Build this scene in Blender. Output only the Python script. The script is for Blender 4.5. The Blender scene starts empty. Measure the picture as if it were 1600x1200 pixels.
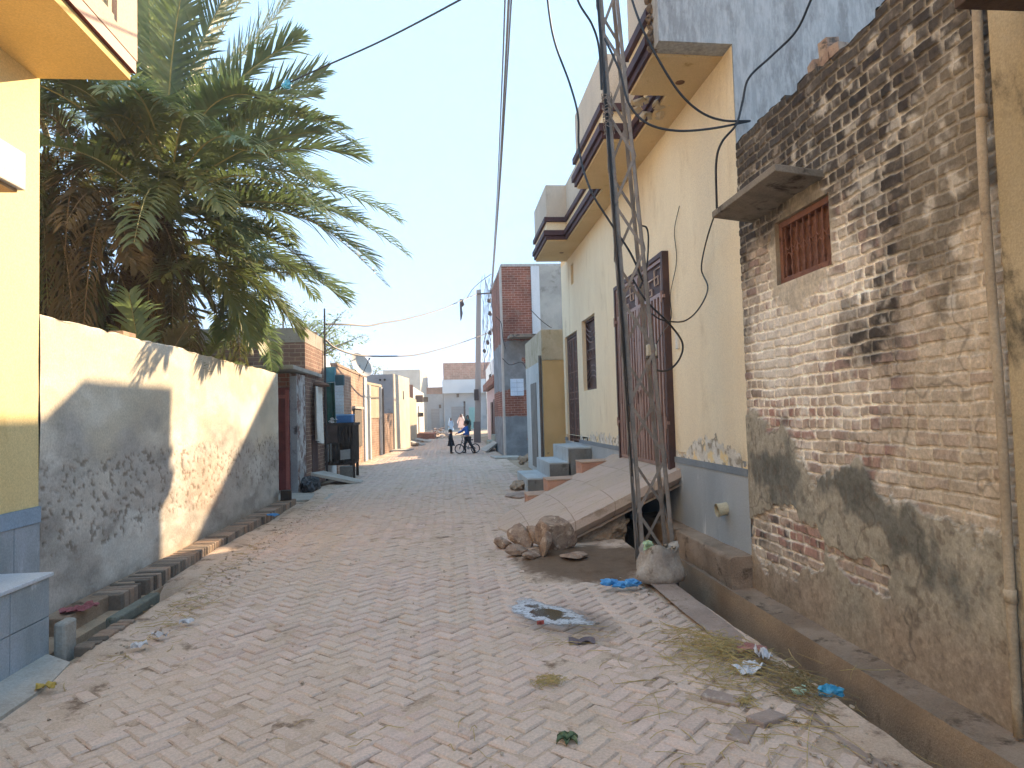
import bpy, math, random
import numpy as np
from mathutils import Vector, Matrix
R = math.radians
rnd = random.Random(7)
SC = bpy.context.scene
COL = SC.collection

# ------------------------------------------------------------------ camera
F_PX = 1060.0
YAW, PITCH, ROLL = R(5.4566), R(2.549), R(1.6)
EYE = Vector((0, 0, 1.5))
fw = Vector((math.sin(YAW)*math.cos(PITCH), math.cos(YAW)*math.cos(PITCH), math.sin(PITCH)))
r0 = Vector((math.cos(YAW), -math.sin(YAW), 0)); u0 = r0.cross(fw)
rt = r0*math.cos(ROLL) - u0*math.sin(ROLL); up = u0*math.cos(ROLL) + r0*math.sin(ROLL)
cam = bpy.data.cameras.new('camera'); co = bpy.data.objects.new('camera', cam); COL.objects.link(co)
m = Matrix((rt, up, -fw)).transposed().to_4x4(); m.translation = EYE; co.matrix_world = m
cam.sensor_width = 36; cam.lens = 36*F_PX/1600; cam.clip_end = 3000; cam.clip_start = .05
SC.camera = co

def at(px, py, Y):
    d = rt*(px-800) + up*(600-py) + fw*F_PX
    return EYE + d*((Y-EYE.y)/d.y)

# ------------------------------------------------------------------ colour + noise helpers
def lin(c):
    return c/12.92 if c <= .04045 else ((c+.055)/1.055)**2.4
def H(h, a=1.0):
    h = h.lstrip('#'); return tuple(lin(int(h[i:i+2], 16)/255) for i in (0, 2, 4)) + (a,)
def _hash(ix, iy, s):
    h = (ix.astype(np.int64)*374761393 + iy.astype(np.int64)*668265263 + s*974634777) & 0xffffffff
    h = ((h ^ (h >> 13))*1274126177) & 0xffffffff
    h = h ^ (h >> 16)
    return (h & 0xffffff)/float(0xffffff)
def vn(x, y, s=0):
    ix = np.floor(x); iy = np.floor(y); fx = x-ix; fy = y-iy
    fx = fx*fx*(3-2*fx); fy = fy*fy*(3-2*fy)
    a = _hash(ix, iy, s); b = _hash(ix+1, iy, s); c = _hash(ix, iy+1, s); d = _hash(ix+1, iy+1, s)
    return (a*(1-fx)+b*fx)*(1-fy) + (c*(1-fx)+d*fx)*fy
def fbm(x, y, o=4, s=0):
    t = 0; a = .5; n = 0
    for i in range(o):
        t = t + a*vn(x, y, s+i*17); n += a; a *= .5; x = x*2.03+3.1; y = y*2.03+1.7
    return t/n
def sm(a, b, x):
    t = np.clip((x-a)/(b-a), 0, 1); return t*t*(3-2*t)
def L3(h):
    return np.array(H(h)[:3])
def mixc(a, b, f):
    return a*(1-f[..., None]) + b*f[..., None]

# ------------------------------------------------------------------ node material helpers
class NT:
    def __init__(s, name):
        s.mat = bpy.data.materials.new(name); s.mat.use_nodes = True
        s.t = s.mat.node_tree; s.N = s.t.nodes; s.bs = s.N['Principled BSDF']; s.out = s.N['Material Output']
    def n(s, typ, **kw):
        nd = s.N.new(typ)
        for k, v in kw.items(): setattr(nd, k, v)
        return nd
    def set(s, sock, v):
        if isinstance(v, bpy.types.NodeSocket): s.t.links.new(v, sock)
        elif v is not None: sock.default_value = v
    def pos(s, obj=False):
        if obj: return s.n('ShaderNodeTexCoord').outputs['Object']
        return s.n('ShaderNodeNewGeometry').outputs['Position']
    def scale(s, v, sc):
        nd = s.n('ShaderNodeVectorMath', operation='MULTIPLY'); s.set(nd.inputs[0], v); nd.inputs[1].default_value = sc
        return nd.outputs[0]
    def noise(s, v, sc, det=4, rough=.55, dist=0):
        nd = s.n('ShaderNodeTexNoise'); s.set(nd.inputs['Vector'], v)
        nd.inputs['Scale'].default_value = sc; nd.inputs['Detail'].default_value = det
        nd.inputs['Roughness'].default_value = rough; nd.inputs['Distortion'].default_value = dist
        return nd.outputs['Fac']
    def ma(s, op, a, b=0.0, c=0.0):
        nd = s.n('ShaderNodeMath', operation=op)
        s.set(nd.inputs[0], a); s.set(nd.inputs[1], b); s.set(nd.inputs[2], c)
        return nd.outputs[0]
    def mr(s, v, a, b, c=0.0, d=1.0):
        nd = s.n('ShaderNodeMapRange', interpolation_type='SMOOTHSTEP'); s.set(nd.inputs[0], v)
        for i, x in enumerate((a, b, c, d)): nd.inputs[i+1].default_value = x
        return nd.outputs[0]
    def mix(s, f, a, b, bt='MIX'):
        nd = s.n('ShaderNodeMix', data_type='RGBA', blend_type=bt)
        s.set(nd.inputs[0], f); s.set(nd.inputs[6], a); s.set(nd.inputs[7], b)
        return nd.outputs[2]
    def sep(s, v):
        nd = s.n('ShaderNodeSeparateXYZ'); s.set(nd.inputs[0], v); return nd.outputs
    def bump(s, h, st=.3, dist=.01):
        nd = s.n('ShaderNodeBump'); nd.inputs['Strength'].default_value = st; nd.inputs['Distance'].default_value = dist
        s.set(nd.inputs['Height'], h); s.set(s.bs.inputs['Normal'], nd.outputs[0])
    def fin(s, col, rough=.9, spec=.2, metal=0.0):
        s.set(s.bs.inputs['Base Color'], col); s.set(s.bs.inputs['Roughness'], rough)
        s.bs.inputs['Specular IOR Level'].default_value = spec; s.bs.inputs['Metallic'].default_value = metal
        return s.mat

def dsat(h, k=.86):
    r, g, b = [int(h[i:i+2], 16) for i in (1, 3, 5)]; l = .3*r+.59*g+.11*b
    return '#%02x%02x%02x' % tuple(int(max(0, min(255, l+(v-l)*k))) for v in (r, g, b))
MATS = {}
GAIN = 1.18
def mn(name, c1, c2, scale=2.5, rough=.9, bump=.25, bs=45, c3=None, c3t=(.56, .66), c3s=4.0, spec=.2, stretch=(1, 1, 1), metal=0.0, obj=False, bd=.01, lo=.36, hi=.64):
    """two mottled tones, an optional third in blotches, fine bump"""
    if name in MATS: return MATS[name]
    t = NT(name); p = t.pos(obj); q = t.scale(p, stretch); c1, c2, c3 = dsat(c1), dsat(c2), dsat(c3) if c3 else None
    f = t.mr(t.noise(q, scale, 6, .62), lo, hi)
    col = t.mix(f, H(c1), H(c2))
    if c3:
        g = t.mr(t.noise(t.scale(p, (stretch[0]*1.0, stretch[1], stretch[2])), c3s, 8, .68, .3), *c3t)
        col = t.mix(g, col, H(c3))
    g2 = t.mr(t.noise(p, bs*1.7, 3, .6), .25, .75, .86*GAIN, 1.1*GAIN)
    nd = t.n('ShaderNodeVectorMath', operation='SCALE'); t.set(nd.inputs[0], col); t.set(nd.inputs['Scale'], g2)
    if bump: t.bump(t.noise(p, bs, 5, .65), bump, bd)
    MATS[name] = t.fin(nd.outputs[0], rough, spec, metal); return MATS[name]

def mbrick(name, c1, c2, mortar, bw=.235, bh=.085, ms=.012, dust=None, dt=(.55, .7), plaster=None, pz=None, pt=(.48, .52), ps=1.2, p2=None):
    """brickwork in metres on any upright face; plaster = colour left in patches, pz = list of (z0,z1) heights where it stays"""
    t = NT(name); p = t.pos(); x, y, z = t.sep(p)
    nx = t.sep(t.n('ShaderNodeNewGeometry').outputs['True Normal'])[0]
    k = t.ma('GREATER_THAN', t.ma('ABSOLUTE', nx), .6)
    u = t.ma('ADD', t.ma('MULTIPLY', y, k), t.ma('MULTIPLY', x, t.ma('SUBTRACT', 1.0, k)))
    cb = t.n('ShaderNodeCombineXYZ'); t.set(cb.inputs[0], u); t.set(cb.inputs[1], z)
    wob = t.n('ShaderNodeTexNoise'); t.set(wob.inputs['Vector'], p); wob.inputs['Scale'].default_value = 6
    wv = t.n('ShaderNodeVectorMath', operation='MULTIPLY_ADD'); t.set(wv.inputs[0], wob.outputs['Color']); wv.inputs[1].default_value = (.02, .02, 0); t.set(wv.inputs[2], cb.outputs[0])
    b = t.n('ShaderNodeTexBrick'); t.set(b.inputs['Vector'], wv.outputs[0])
    b.inputs['Scale'].default_value = 1; b.inputs['Brick Width'].default_value = bw; b.inputs['Row Height'].default_value = bh
    b.inputs['Mortar Size'].default_value = ms/2; b.inputs['Mortar Smooth'].default_value = .3
    b.inputs['Color1'].default_value = H(c1); b.inputs['Color2'].default_value = H(c2); b.inputs['Mortar'].default_value = H(mortar)
    col = b.outputs['Color']
    big = t.mr(t.noise(p, 1.3, 5, .6), .3, .7, .82, 1.35)
    nd = t.n('ShaderNodeVectorMath', operation='SCALE'); t.set(nd.inputs[0], col); t.set(nd.inputs['Scale'], big); col = nd.outputs[0]
    fine = t.noise(p, 60, 4, .6)
    if dust: col = t.mix(t.mr(t.noise(p, 3, 7, .65), *dt), col, H(dust))
    hgt = t.ma('ADD', t.ma('MULTIPLY', b.outputs['Fac'], -1.0), t.ma('MULTIPLY', fine, .5))
    if plaster:
        n_ = t.noise(p, ps, 8, .62)
        msk = None
        for z0, z1 in (pz or [(-5, 99)]):
            a = t.ma('MULTIPLY', t.mr(z, z0-.12, z0+.12), t.mr(z, z1-.12, z1+.12, 1, 0))
            msk = a if msk is None else t.ma('MAXIMUM', msk, a)
        mk = t.mr(t.ma('ADD', t.ma('MULTIPLY', n_, .9), t.ma('MULTIPLY', msk, .5)), pt[0]+.25, pt[1]+.25)
        pc = t.mix(t.mr(t.noise(p, 2.2, 7, .62), .35, .65), H(plaster), H(p2 or plaster))
        col = t.mix(mk, col, pc)
        hgt = t.ma('ADD', t.ma('MULTIPLY', hgt, t.ma('SUBTRACT', 1.0, mk)), t.ma('MULTIPLY', mk, .8))
    t.bump(hgt, .5, .012)
    MATS[name] = t.fin(col, .92, .15); return MATS[name]

def mattr(name, rough=.93, bs=90, st=.35, amt=(1.12, 1.58)):
    """colour held in a point attribute, with fine grain on top"""
    t = NT(name); a = t.n('ShaderNodeAttribute', attribute_name='tint'); p = t.pos()
    g = t.mr(t.noise(p, bs*.7, 5, .7), .25, .75, *amt)
    nd = t.n('ShaderNodeVectorMath', operation='SCALE'); t.set(nd.inputs[0], a.outputs['Color']); t.set(nd.inputs['Scale'], g)
    t.bump(t.noise(p, bs, 6, .7), st, .008)
    MATS[name] = t.fin(nd.outputs[0], rough, .15); return MATS[name]

def mleaf(name, c1, c2, trans=.35, rough=.5, spec=.35):
    t = NT(name); a = t.n('ShaderNodeAttribute', attribute_name='tint'); p = t.pos()
    f = t.mr(t.noise(p, 2.3, 4, .6), .35, .65)
    col = t.mix(f, H(c1), H(c2))
    t.fin(col, rough, spec)
    tr = t.n('ShaderNodeBsdfTranslucent'); t.set(tr.inputs['Color'], t.mix(.5, col, H('#7c9555')))
    mx = t.n('ShaderNodeMixShader'); mx.inputs[0].default_value = trans
    t.t.links.new(t.bs.outputs[0], mx.inputs[1]); t.t.links.new(tr.outputs[0], mx.inputs[2]); t.t.links.new(mx.outputs[0], t.out.inputs[0])
    MATS[name] = t.mat; return t.mat

# ------------------------------------------------------------------ mesh builder
OFF = {}
class MB:
    def __init__(s): s.v = []; s.f = []; s.mi = []; s.c = 0
    def add(s, vs, fs):
        o = len(s.v); s.v += [tuple(v) for v in vs]
        for f in fs: s.f.append(tuple(i+o for i in f)); s.mi.append(s.c)
        return s
    def box(s, x0, x1, y0, y1, z0, z1):
        return s.add([(x0,y0,z0),(x1,y0,z0),(x1,y1,z0),(x0,y1,z0),(x0,y0,z1),(x1,y0,z1),(x1,y1,z1),(x0,y1,z1)],
              [(0,3,2,1),(4,5,6,7),(0,1,5,4),(1,2,6,5),(2,3,7,6),(3,0,4,7)])
    def obox(s, c, ax, ay, az):
        c, ax, ay, az = map(Vector, (c, ax, ay, az))
        vs = [c+ax*i+ay*j+az*k for k in (-1, 1) for i, j in ((-1,-1),(1,-1),(1,1),(-1,1))]
        return s.add(vs, [(0,3,2,1),(4,5,6,7),(0,1,5,4),(1,2,6,5),(2,3,7,6),(3,0,4,7)])
    def bar(s, p, q, w, h, upv=(0, 0, 1)):
        p = Vector(p); q = Vector(q); d = (q-p); L = d.length; d.normalize()
        a = d.cross(Vector(upv))
        if a.length < 1e-3: a = d.cross(Vector((1, 0, 0)))
        a.normalize(); b = a.cross(d)
        return s.obox((p+q)/2, d*L/2, a*w/2, b*h/2)
    def tube(s, pts, r, n=6, cap=True):
        pts = [Vector(p) for p in pts]; rs = r if isinstance(r, (list, tuple)) else [r]*len(pts)
        prev = None; vs = []; fs = []
        for i, p in enumerate(pts):
            d = (pts[min(i+1, len(pts)-1)] - pts[max(i-1, 0)])
            if d.length < 1e-9: d = Vector((0, 0, 1))
            d.normalize()
            if prev is None: a = d.orthogonal().normalized()
            else:
                a = prev - d*prev.dot(d)
                a = a.normalized() if a.length > 1e-6 else d.orthogonal().normalized()
            prev = a; b = d.cross(a)
            for k in range(n):
                t = 2*math.pi*k/n; vs.append(p + (a*math.cos(t)+b*math.sin(t))*rs[i])
        for i in range(len(pts)-1):
            for k in range(n):
                k2 = (k+1) % n; fs.append((i*n+k, i*n+k2, (i+1)*n+k2, (i+1)*n+k))
        if cap: fs.append(tuple(range(n-1, -1, -1))); fs.append(tuple((len(pts)-1)*n+k for k in range(n)))
        return s.add(vs, fs)
    def plan(s, poly, z0, z1):
        """upright prism over a plan polygon (any winding)"""
        A = sum(poly[i][0]*poly[(i+1) % len(poly)][1]-poly[(i+1) % len(poly)][0]*poly[i][1] for i in range(len(poly)))
        if A < 0: poly = poly[::-1]
        n = len(poly)
        zz0 = z0 if isinstance(z0, (list, tuple)) else [z0]*n; zz1 = z1 if isinstance(z1, (list, tuple)) else [z1]*n
        vs = [(p[0], p[1], zz0[i]) for i, p in enumerate(poly)] + [(p[0], p[1], zz1[i]) for i, p in enumerate(poly)]
        fs = [tuple(range(n-1, -1, -1)), tuple(range(n, 2*n))] + [(i, (i+1) % n, n+(i+1) % n, n+i) for i in range(n)]
        return s.add(vs, fs)
    def prism(s, pts, off):
        n = len(pts); off = Vector(off); pts = [Vector(p) for p in pts]
        nrm = Vector((0, 0, 0))
        for i in range(n): nrm += pts[i].cross(pts[(i+1) % n])
        if nrm.dot(off) > 0: pts = pts[::-1]
        return s.add(pts + [p+off for p in pts], [tuple(range(n)), tuple(range(2*n-1, n-1, -1))] + [((i+1) % n, i, n+i, n+(i+1) % n) for i in range(n)])
    def lathe(s, c, prof, n=16, ax=(0, 0, 1)):
        ax = Vector(ax).normalized(); a = ax.orthogonal().normalized(); b = ax.cross(a); c = Vector(c); vs = []; fs = []
        for r, z in prof:
            for k in range(n):
                t = 2*math.pi*k/n; vs.append(c+ax*z+(a*math.cos(t)+b*math.sin(t))*r)
        for i in range(len(prof)-1):
            for k in range(n):
                k2 = (k+1) % n; fs.append((i*n+k, i*n+k2, (i+1)*n+k2, (i+1)*n+k))
        return s.add(vs, fs)
    def grid(s, P, keep=None, flip=False):
        """P: array (nu,nv,3)"""
        nu, nv = P.shape[:2]; o = len(s.v); s.v += [tuple(p) for p in P.reshape(-1, 3).tolist()]
        for i in range(nu-1):
            for j in range(nv-1):
                if keep is None or keep[i, j]:
                    q = (o+i*nv+j, o+(i+1)*nv+j, o+(i+1)*nv+j+1, o+i*nv+j+1)
                    s.f.append(q[::-1] if flip else q); s.mi.append(s.c)
        return s
    def blob(s, c, r, seed=0, sub=2, amp=.25, fr=2.0, flat=1.0, rot=None, sharp=False):
        import bmesh
        bm = bmesh.new(); bmesh.ops.create_icosphere(bm, subdivisions=sub, radius=1)
        from mathutils import noise as mno
        c = Vector(c); rx = r if isinstance(r, (tuple, list)) else (r, r, r)
        vs = []
        for v in bm.verts:
            k = 1 + amp*mno.noise(v.co*fr + Vector((seed*7.3, seed*3.1, seed*1.7)))*2
            if sharp: k = 1 + amp*(mno.cell(v.co*fr*.9 + Vector((seed*7.3, seed, 0)))-.5)*1.4 + amp*mno.noise(v.co*fr+Vector((seed, 0, 0)))
            p = Vector((v.co.x*rx[0]*k, v.co.y*rx[1]*k, v.co.z*rx[2]*k))
            if rot: p = rot @ p
            vs.append(c+p)
        bm.verts.index_update(); fs = [tuple(v.index for v in f.verts) for f in bm.faces]; bm.free()
        return s.add(vs, fs)
    def rock(s, c, r, seed=0, rot=None, sub=4, npl=10, rough=.022):
        import bmesh
        from mathutils import noise as mno
        q = random.Random(seed); bm = bmesh.new(); bmesh.ops.create_icosphere(bm, subdivisions=sub, radius=1)
        pl = []
        while len(pl) < npl:
            d = Vector((q.gauss(0, 1), q.gauss(0, 1), q.gauss(0, 1))).normalized()
            if all(d.dot(e) < .72 for e, _ in pl): pl.append((d, q.uniform(.52, .88)))
        c = Vector(c); vs = []; bm.verts.index_update()
        for v in bm.verts:
            k = 1.0
            for d, h in pl:
                w_ = d.dot(v.co)
                if w_ > .05: k = min(k, h/w_)
            k *= 1+rough*mno.noise(v.co*3.1+Vector((seed, 0, 0)))*2+rough*.6*mno.noise(v.co*9+Vector((0, seed, 0)))
            p = Vector((v.co.x*r[0]*k, v.co.y*r[1]*k, v.co.z*r[2]*k)); vs.append(c+(rot @ p if rot else p))
        fs = [tuple(v.index for v in f.verts) for f in bm.faces]; bm.free(); return s.add(vs, fs)
    def build(s, name, mats, parent=None, smooth=False, bevel=0, off=None, tint=None):
        me = bpy.data.meshes.new(name)
        o = Vector(off) if off is not None else (OFF[parent.name_full] if parent is not None else Vector((0, 0, 0)))
        if o.length > 0: vs = [(v[0]-o.x, v[1]-o.y, v[2]-o.z) for v in s.v]
        else: vs = s.v
        me.from_pydata(vs, [], s.f)
        if not isinstance(mats, (list, tuple)): mats = [mats]
        for mt in mats: me.materials.append(mt)
        if len(mats) > 1: me.polygons.foreach_set('material_index', s.mi)
        if smooth: me.polygons.foreach_set('use_smooth', [True]*len(me.polygons))
        if tint is not None:
            a = me.color_attributes.new('tint', 'FLOAT_COLOR', 'POINT')
            t = np.ones((len(vs), 4), np.float32); t[:, :3] = tint
            a.data.foreach_set('color', t.ravel())
        me.update()
        ob = bpy.data.objects.new(name, me); COL.objects.link(ob)
        if parent is not None: ob.parent = parent; OFF[ob.name_full] = o
        else: ob.location = o; OFF[ob.name_full] = o
        if bevel:
            b = ob.modifiers.new('edge', 'BEVEL'); b.width = bevel; b.segments = 2; b.limit_method = 'ANGLE'; b.angle_limit = R(40)
        return ob

def tag(o, label, cat, group=None, kind=None):
    o['label'] = label; o['category'] = cat
    if group: o['group'] = group
    if kind: o['kind'] = kind
    return o
def thing(name, label, cat, loc=(0, 0, 0), group=None):
    o = bpy.data.objects.new(name, None); COL.objects.link(o); o.location = loc; o.empty_display_size = .2
    OFF[o.name_full] = Vector(loc); return tag(o, label, cat, group)
def struct(o): o['kind'] = 'structure'; return o
def copy_tree(o, parent=None):
    c = o.copy(); COL.objects.link(c)
    if parent is not None: c.parent = parent
    OFF[c.name_full] = OFF.get(o.name_full, Vector())
    for ch in list(o.children): copy_tree(ch, c)
    return c

def holed(mb, X, y0, y1, z0, z1, holes, depth, axis=0, back=True):
    """upright wall face at x=X (axis 0, faces -x if depth>0) with holes and reveals going in by depth; axis 1: face at y=X"""
    us = sorted({y0, y1, *[h[0] for h in holes], *[h[1] for h in holes]}); vs = sorted({z0, z1, *[h[2] for h in holes], *[h[3] for h in holes]})
    P = (lambda u, v, d=0: (X+d, u, v)) if axis == 0 else (lambda u, v, d=0: (u, X+d, v))
    for i in range(len(us)-1):
        for j in range(len(vs)-1):
            cu = (us[i]+us[i+1])/2; cv = (vs[j]+vs[j+1])/2
            if any(h[0] < cu < h[1] and h[2] < cv < h[3] for h in holes): continue
            mb.add([P(us[i], vs[j]), P(us[i], vs[j+1]), P(us[i+1], vs[j+1]), P(us[i+1], vs[j])], [(0, 1, 2, 3)])
    for h in holes:
        a = [P(h[0], h[2]), P(h[1], h[2]), P(h[1], h[3]), P(h[0], h[3])]; b = [P(h[0], h[2], depth), P(h[1], h[2], depth), P(h[1], h[3], depth), P(h[0], h[3], depth)]
        mb.add(a+b, [(0, 1, 5, 4), (1, 2, 6, 5), (2, 3, 7, 6), (3, 0, 4, 7)] + ([(4, 5, 6, 7)] if back else []))
    return mb

# ------------------------------------------------------------------ light
SUN = Vector((1, 1.43, .82)).normalized()
SKYCAP = (.215, .345, .51, 1)      # upper limit on the sky colour, flattening the glow round the sun
w = bpy.data.worlds.new('World'); SC.world = w; w.use_nodes = True
wt = w.node_tree; bg = wt.nodes['Background']
sky = wt.nodes.new('ShaderNodeTexSky'); sky.sky_type = 'NISHITA'; sky.sun_disc = False
sky.sun_elevation = math.asin(SUN.z); sky.sun_rotation = math.atan2(SUN.x, SUN.y)
sky.altitude = 100; sky.air_density = .8; sky.dust_density = .3; sky.ozone_density = 1.0
hs = wt.nodes.new('ShaderNodeHueSaturation'); hs.inputs['Saturation'].default_value = .95; hs.inputs['Hue'].default_value = .505
wt.links.new(sky.outputs[0], hs.inputs['Color']); dk_ = wt.nodes.new('ShaderNodeMix'); dk_.data_type = 'RGBA'; dk_.blend_type = 'DARKEN'; dk_.inputs[0].default_value = 1; dk_.inputs[7].default_value = SKYCAP
wt.links.new(hs.outputs[0], dk_.inputs[6]); wt.links.new(dk_.outputs[2], bg.inputs[0]); bg.inputs[1].default_value = .15
sl = bpy.data.lights.new('sun', 'SUN'); sl.energy = 2.0; sl.angle = R(.53); sl.color = (.37, .272, .172)
so = bpy.data.objects.new('sun', sl); COL.objects.link(so); so.rotation_euler = SUN.to_track_quat('Z', 'Y').to_euler(); so.location = (6, 9, 12)
SC.view_settings.view_transform = 'Standard'; SC.view_settings.look = 'None'; SC.view_settings.exposure = 4.45
SC.cycles.max_bounces = 8; SC.cycles.diffuse_bounces = 5; SC.cycles.transparent_max_bounces = 8
SC.cycles.use_denoising = True

# ------------------------------------------------------------------ ground, drains, road
LX, RX = -3.03, 2.75          # left wall line, right building line
m_soil = mn('soil', '#8f7a64', '#a99277', 1.5, .97, .5, 60, '#6f5d4c', (.58, .7), 3.0, bd=.02)
xs = [-300, -2.72, -2.5, 1.93, 2.34, 2.77, 300]; ys = [-200, -1.5, 4.7, 12.6, 13.2, 500]
g = MB()
for i in range(6):
    for j in range(5):
        if i == 1 and j == 2: continue
        if i in (3, 4) and j in (1, 2, 3): continue
        g.add([(xs[i], ys[j], -.035), (xs[i+1], ys[j], -.035), (xs[i+1], ys[j+1], -.035), (xs[i], ys[j+1], -.035)], [(0, 1, 2, 3)])
def chan(x0, x1, y0, y1, zb):
    g.add([(x0,y0,-.035),(x0,y1,-.035),(x0,y1,zb),(x0,y0,zb)], [(0,1,2,3)]); g.add([(x1,y0,-.035),(x1,y1,-.035),(x1,y1,zb),(x1,y0,zb)], [(3,2,1,0)])
    g.add([(x0,y0,zb),(x1,y0,zb),(x1,y1,zb),(x0,y1,zb)], [(0,1,2,3)])
    g.add([(x0,y0,-.035),(x1,y0,-.035),(x1,y0,zb),(x0,y0,zb)], [(3,2,1,0)]); g.add([(x0,y1,-.035),(x1,y1,-.035),(x1,y1,zb),(x0,y1,zb)], [(0,1,2,3)])
chan(-2.72, -2.5, 4.7, 12.6, -.22); chan(1.93, 2.34, -1.5, 13.2, -.62)
struct(g.build('ground', m_soil))
m_sludge = mn('sludge', '#26241f', '#3a362e', 3, .25, .2, 30, '#1a1916', spec=.5)
struct(MB().box(1.935, 2.335, -1.4, 13.1, -.6, -.5).build('drain_water', m_sludge))

def edge_l(y): return -2.36 - .12*math.sin(y*.9) + (.0 if y < 14 else (y-14)*-.02) if y < 24 else -2.56+(y-24)*.075
def edge_r(y):
    if y < 6.0: return 1.7
    if y < 11.2: return 1.55
    return 1.62 + .1*math.sin(y*.6)
def rz(x, y): return .016*math.sin(x*1.3+y*.35)+.014*math.sin(y*.9-x*.7)
# herringbone bricks laid at 45 degrees, each a chamfered block
W = .09; gap = .005; c45 = math.sqrt(.5)
rb = MB(); rv = []; tint = []
pal = [L3(h)*np.array([1.30, 1.31, 1.28]) for h in ('#b39d92', '#b8a297', '#ae988d', '#b8a398', '#ad978c', '#b9a498', '#b49e93')]
RN = random.Random(3)
YMAX = 46
def put(cx, cy, ang):
    warp = .05*math.sin(cy*.8)+.02*math.sin(cx*3)
    X = cx + warp*.4; Y = cy + .03*math.sin(cx*2.1)
    if Y < -.4 or Y > YMAX: return
    if not (edge_l(Y)-.02 + RN.uniform(-.06, .06) < X < edge_r(Y)): return
    if Y > 6.05 and Y < 7.6 and X > .75+ (Y-6.05)*-.15 + RN.uniform(-.1, .1): return
    if RN.random() < .004: return
    a = ang + RN.gauss(0, .022); ca, sa = math.cos(a), math.sin(a)
    tz = RN.gauss(0, .0032) - (RN.uniform(.004, .012) if RN.random() < .06 else 0); t1 = RN.gauss(0, .016); t2 = RN.gauss(0, .008); z = rz(X, Y)+tz
    hl, hw, ch = W-gap, W/2-gap, .009
    vs = []
    jit = [RN.uniform(-.003, .003) for _ in range(8)]
    for (l, q, zz) in ((hl, hw, -.05), (hl, hw, -ch), (hl-ch, hw-ch, 0)):
        for k, (sx, sy) in enumerate(((-1, -1), (1, -1), (1, 1), (-1, 1))):
            px = sx*l + jit[k]; py = sy*q+jit[k+4]
            vs.append((X+px*ca-py*sa, Y+px*sa+py*ca, z+zz+px*t2+py*t1))
    fs = [(8, 9, 10, 11)]
    for r_ in (0, 4):
        for k in range(4): k2 = (k+1) % 4; fs.append((r_+k, r_+k2, r_+4+k2, r_+4+k))
    rb.add(vs, fs)
    c = RN.choice(pal)*RN.uniform(.93, 1.06); tint.extend([c]*12)
# lattice directions: (1,1) cell step runs up the street, (1,-1) runs across it
for i in range(-8, int(YMAX/(W*math.sqrt(2)))+8):         # along the street
    for k in range(-40, 41):                               # across, in cells of (x - y)
        if k % 4 == 0 or k % 4 == 3:
            # cell with x-y = k ; x+y = 2i or 2i+1
            s_ = 2*i + (k % 2); x = (s_+k)/2; y = (s_-k)/2
            if k % 4 == 0: cx, cy, an = x+1, y+.5, 0
            else: cx, cy, an = x+.5, y+1, math.pi/2
            X = (cx-cy)*W*c45; Y = (cx+cy)*W*c45
            put(X-.2, Y, an + math.pi/4)
t = NT('road_brick'); at_ = t.n('ShaderNodeAttribute', attribute_name='tint'); p = t.pos()
dust = t.mr(t.ma('ADD', t.noise(p, .9, 8, .68), t.ma('MULTIPLY', t.noise(p, 11, 5, .7), .35)), .52, .82)
col = t.mix(t.ma('MULTIPLY', dust, .75), at_.outputs['Color'], H('#cab7a5'))
stn = t.mr(t.noise(t.scale(p, (1.4, .6, 1)), 1.1, 8, .7, .6), .58, .74)
col = t.mix(t.ma('MULTIPLY', stn, .55), col, H('#8f7b6e'))
trk = t.mr(t.noise(t.scale(p, (1.7, .22, 1)), 1.0, 6, .62, .4), .46, .66); col = t.mix(t.ma('MULTIPLY', trk, .6), col, H('#c2ae98'))
blt = t.mr(t.noise(p, 2.6, 8, .72, .5), .60, .72); col = t.mix(t.ma('MULTIPLY', blt, .45), col, H('#7f6d5f'))
spk = t.mr(t.noise(p, 48, 3, .6), .70, .76)
col = t.mix(t.ma('MULTIPLY', spk, .5), col, H('#cfc4b6'))
g2 = t.mr(t.noise(p, 75, 5, .7), .25, .75, .8, 1.15)
nd = t.n('ShaderNodeVectorMath', operation='SCALE'); t.set(nd.inputs[0], col); t.set(nd.inputs['Scale'], g2)
t.bump(t.noise(p, 55, 6, .7), .35, .008)
x_, y_, z_ = t.sep(p)
ex = t.ma('ADD', t.ma('MULTIPLY', t.ma('SUBTRACT', x_, .82), 1.9), t.ma('MULTIPLY', t.ma('SUBTRACT', y_, 4.85), .45)); ey = t.ma('MULTIPLY', t.ma('SUBTRACT', y_, 4.9), 1.35)
rr_ = t.ma('SQRT', t.ma('ADD', t.ma('MULTIPLY', ex, ex), t.ma('MULTIPLY', ey, ey)))
wet = t.mr(t.ma('ADD', rr_, t.ma('MULTIPLY', t.noise(p, 6, 6, .65), .9)), .75, 1.25, 1, 0)
fc = t.mix(t.ma('MULTIPLY', wet, .62), nd.outputs[0], H('#4a3f35'))
m_road = t.fin(fc, .88, .22); t.set(t.bs.inputs['Roughness'], t.mr(wet, 0, 1, .88, .5))
struct(rb.build('road', m_road, tint=np.array(tint)))
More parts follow.
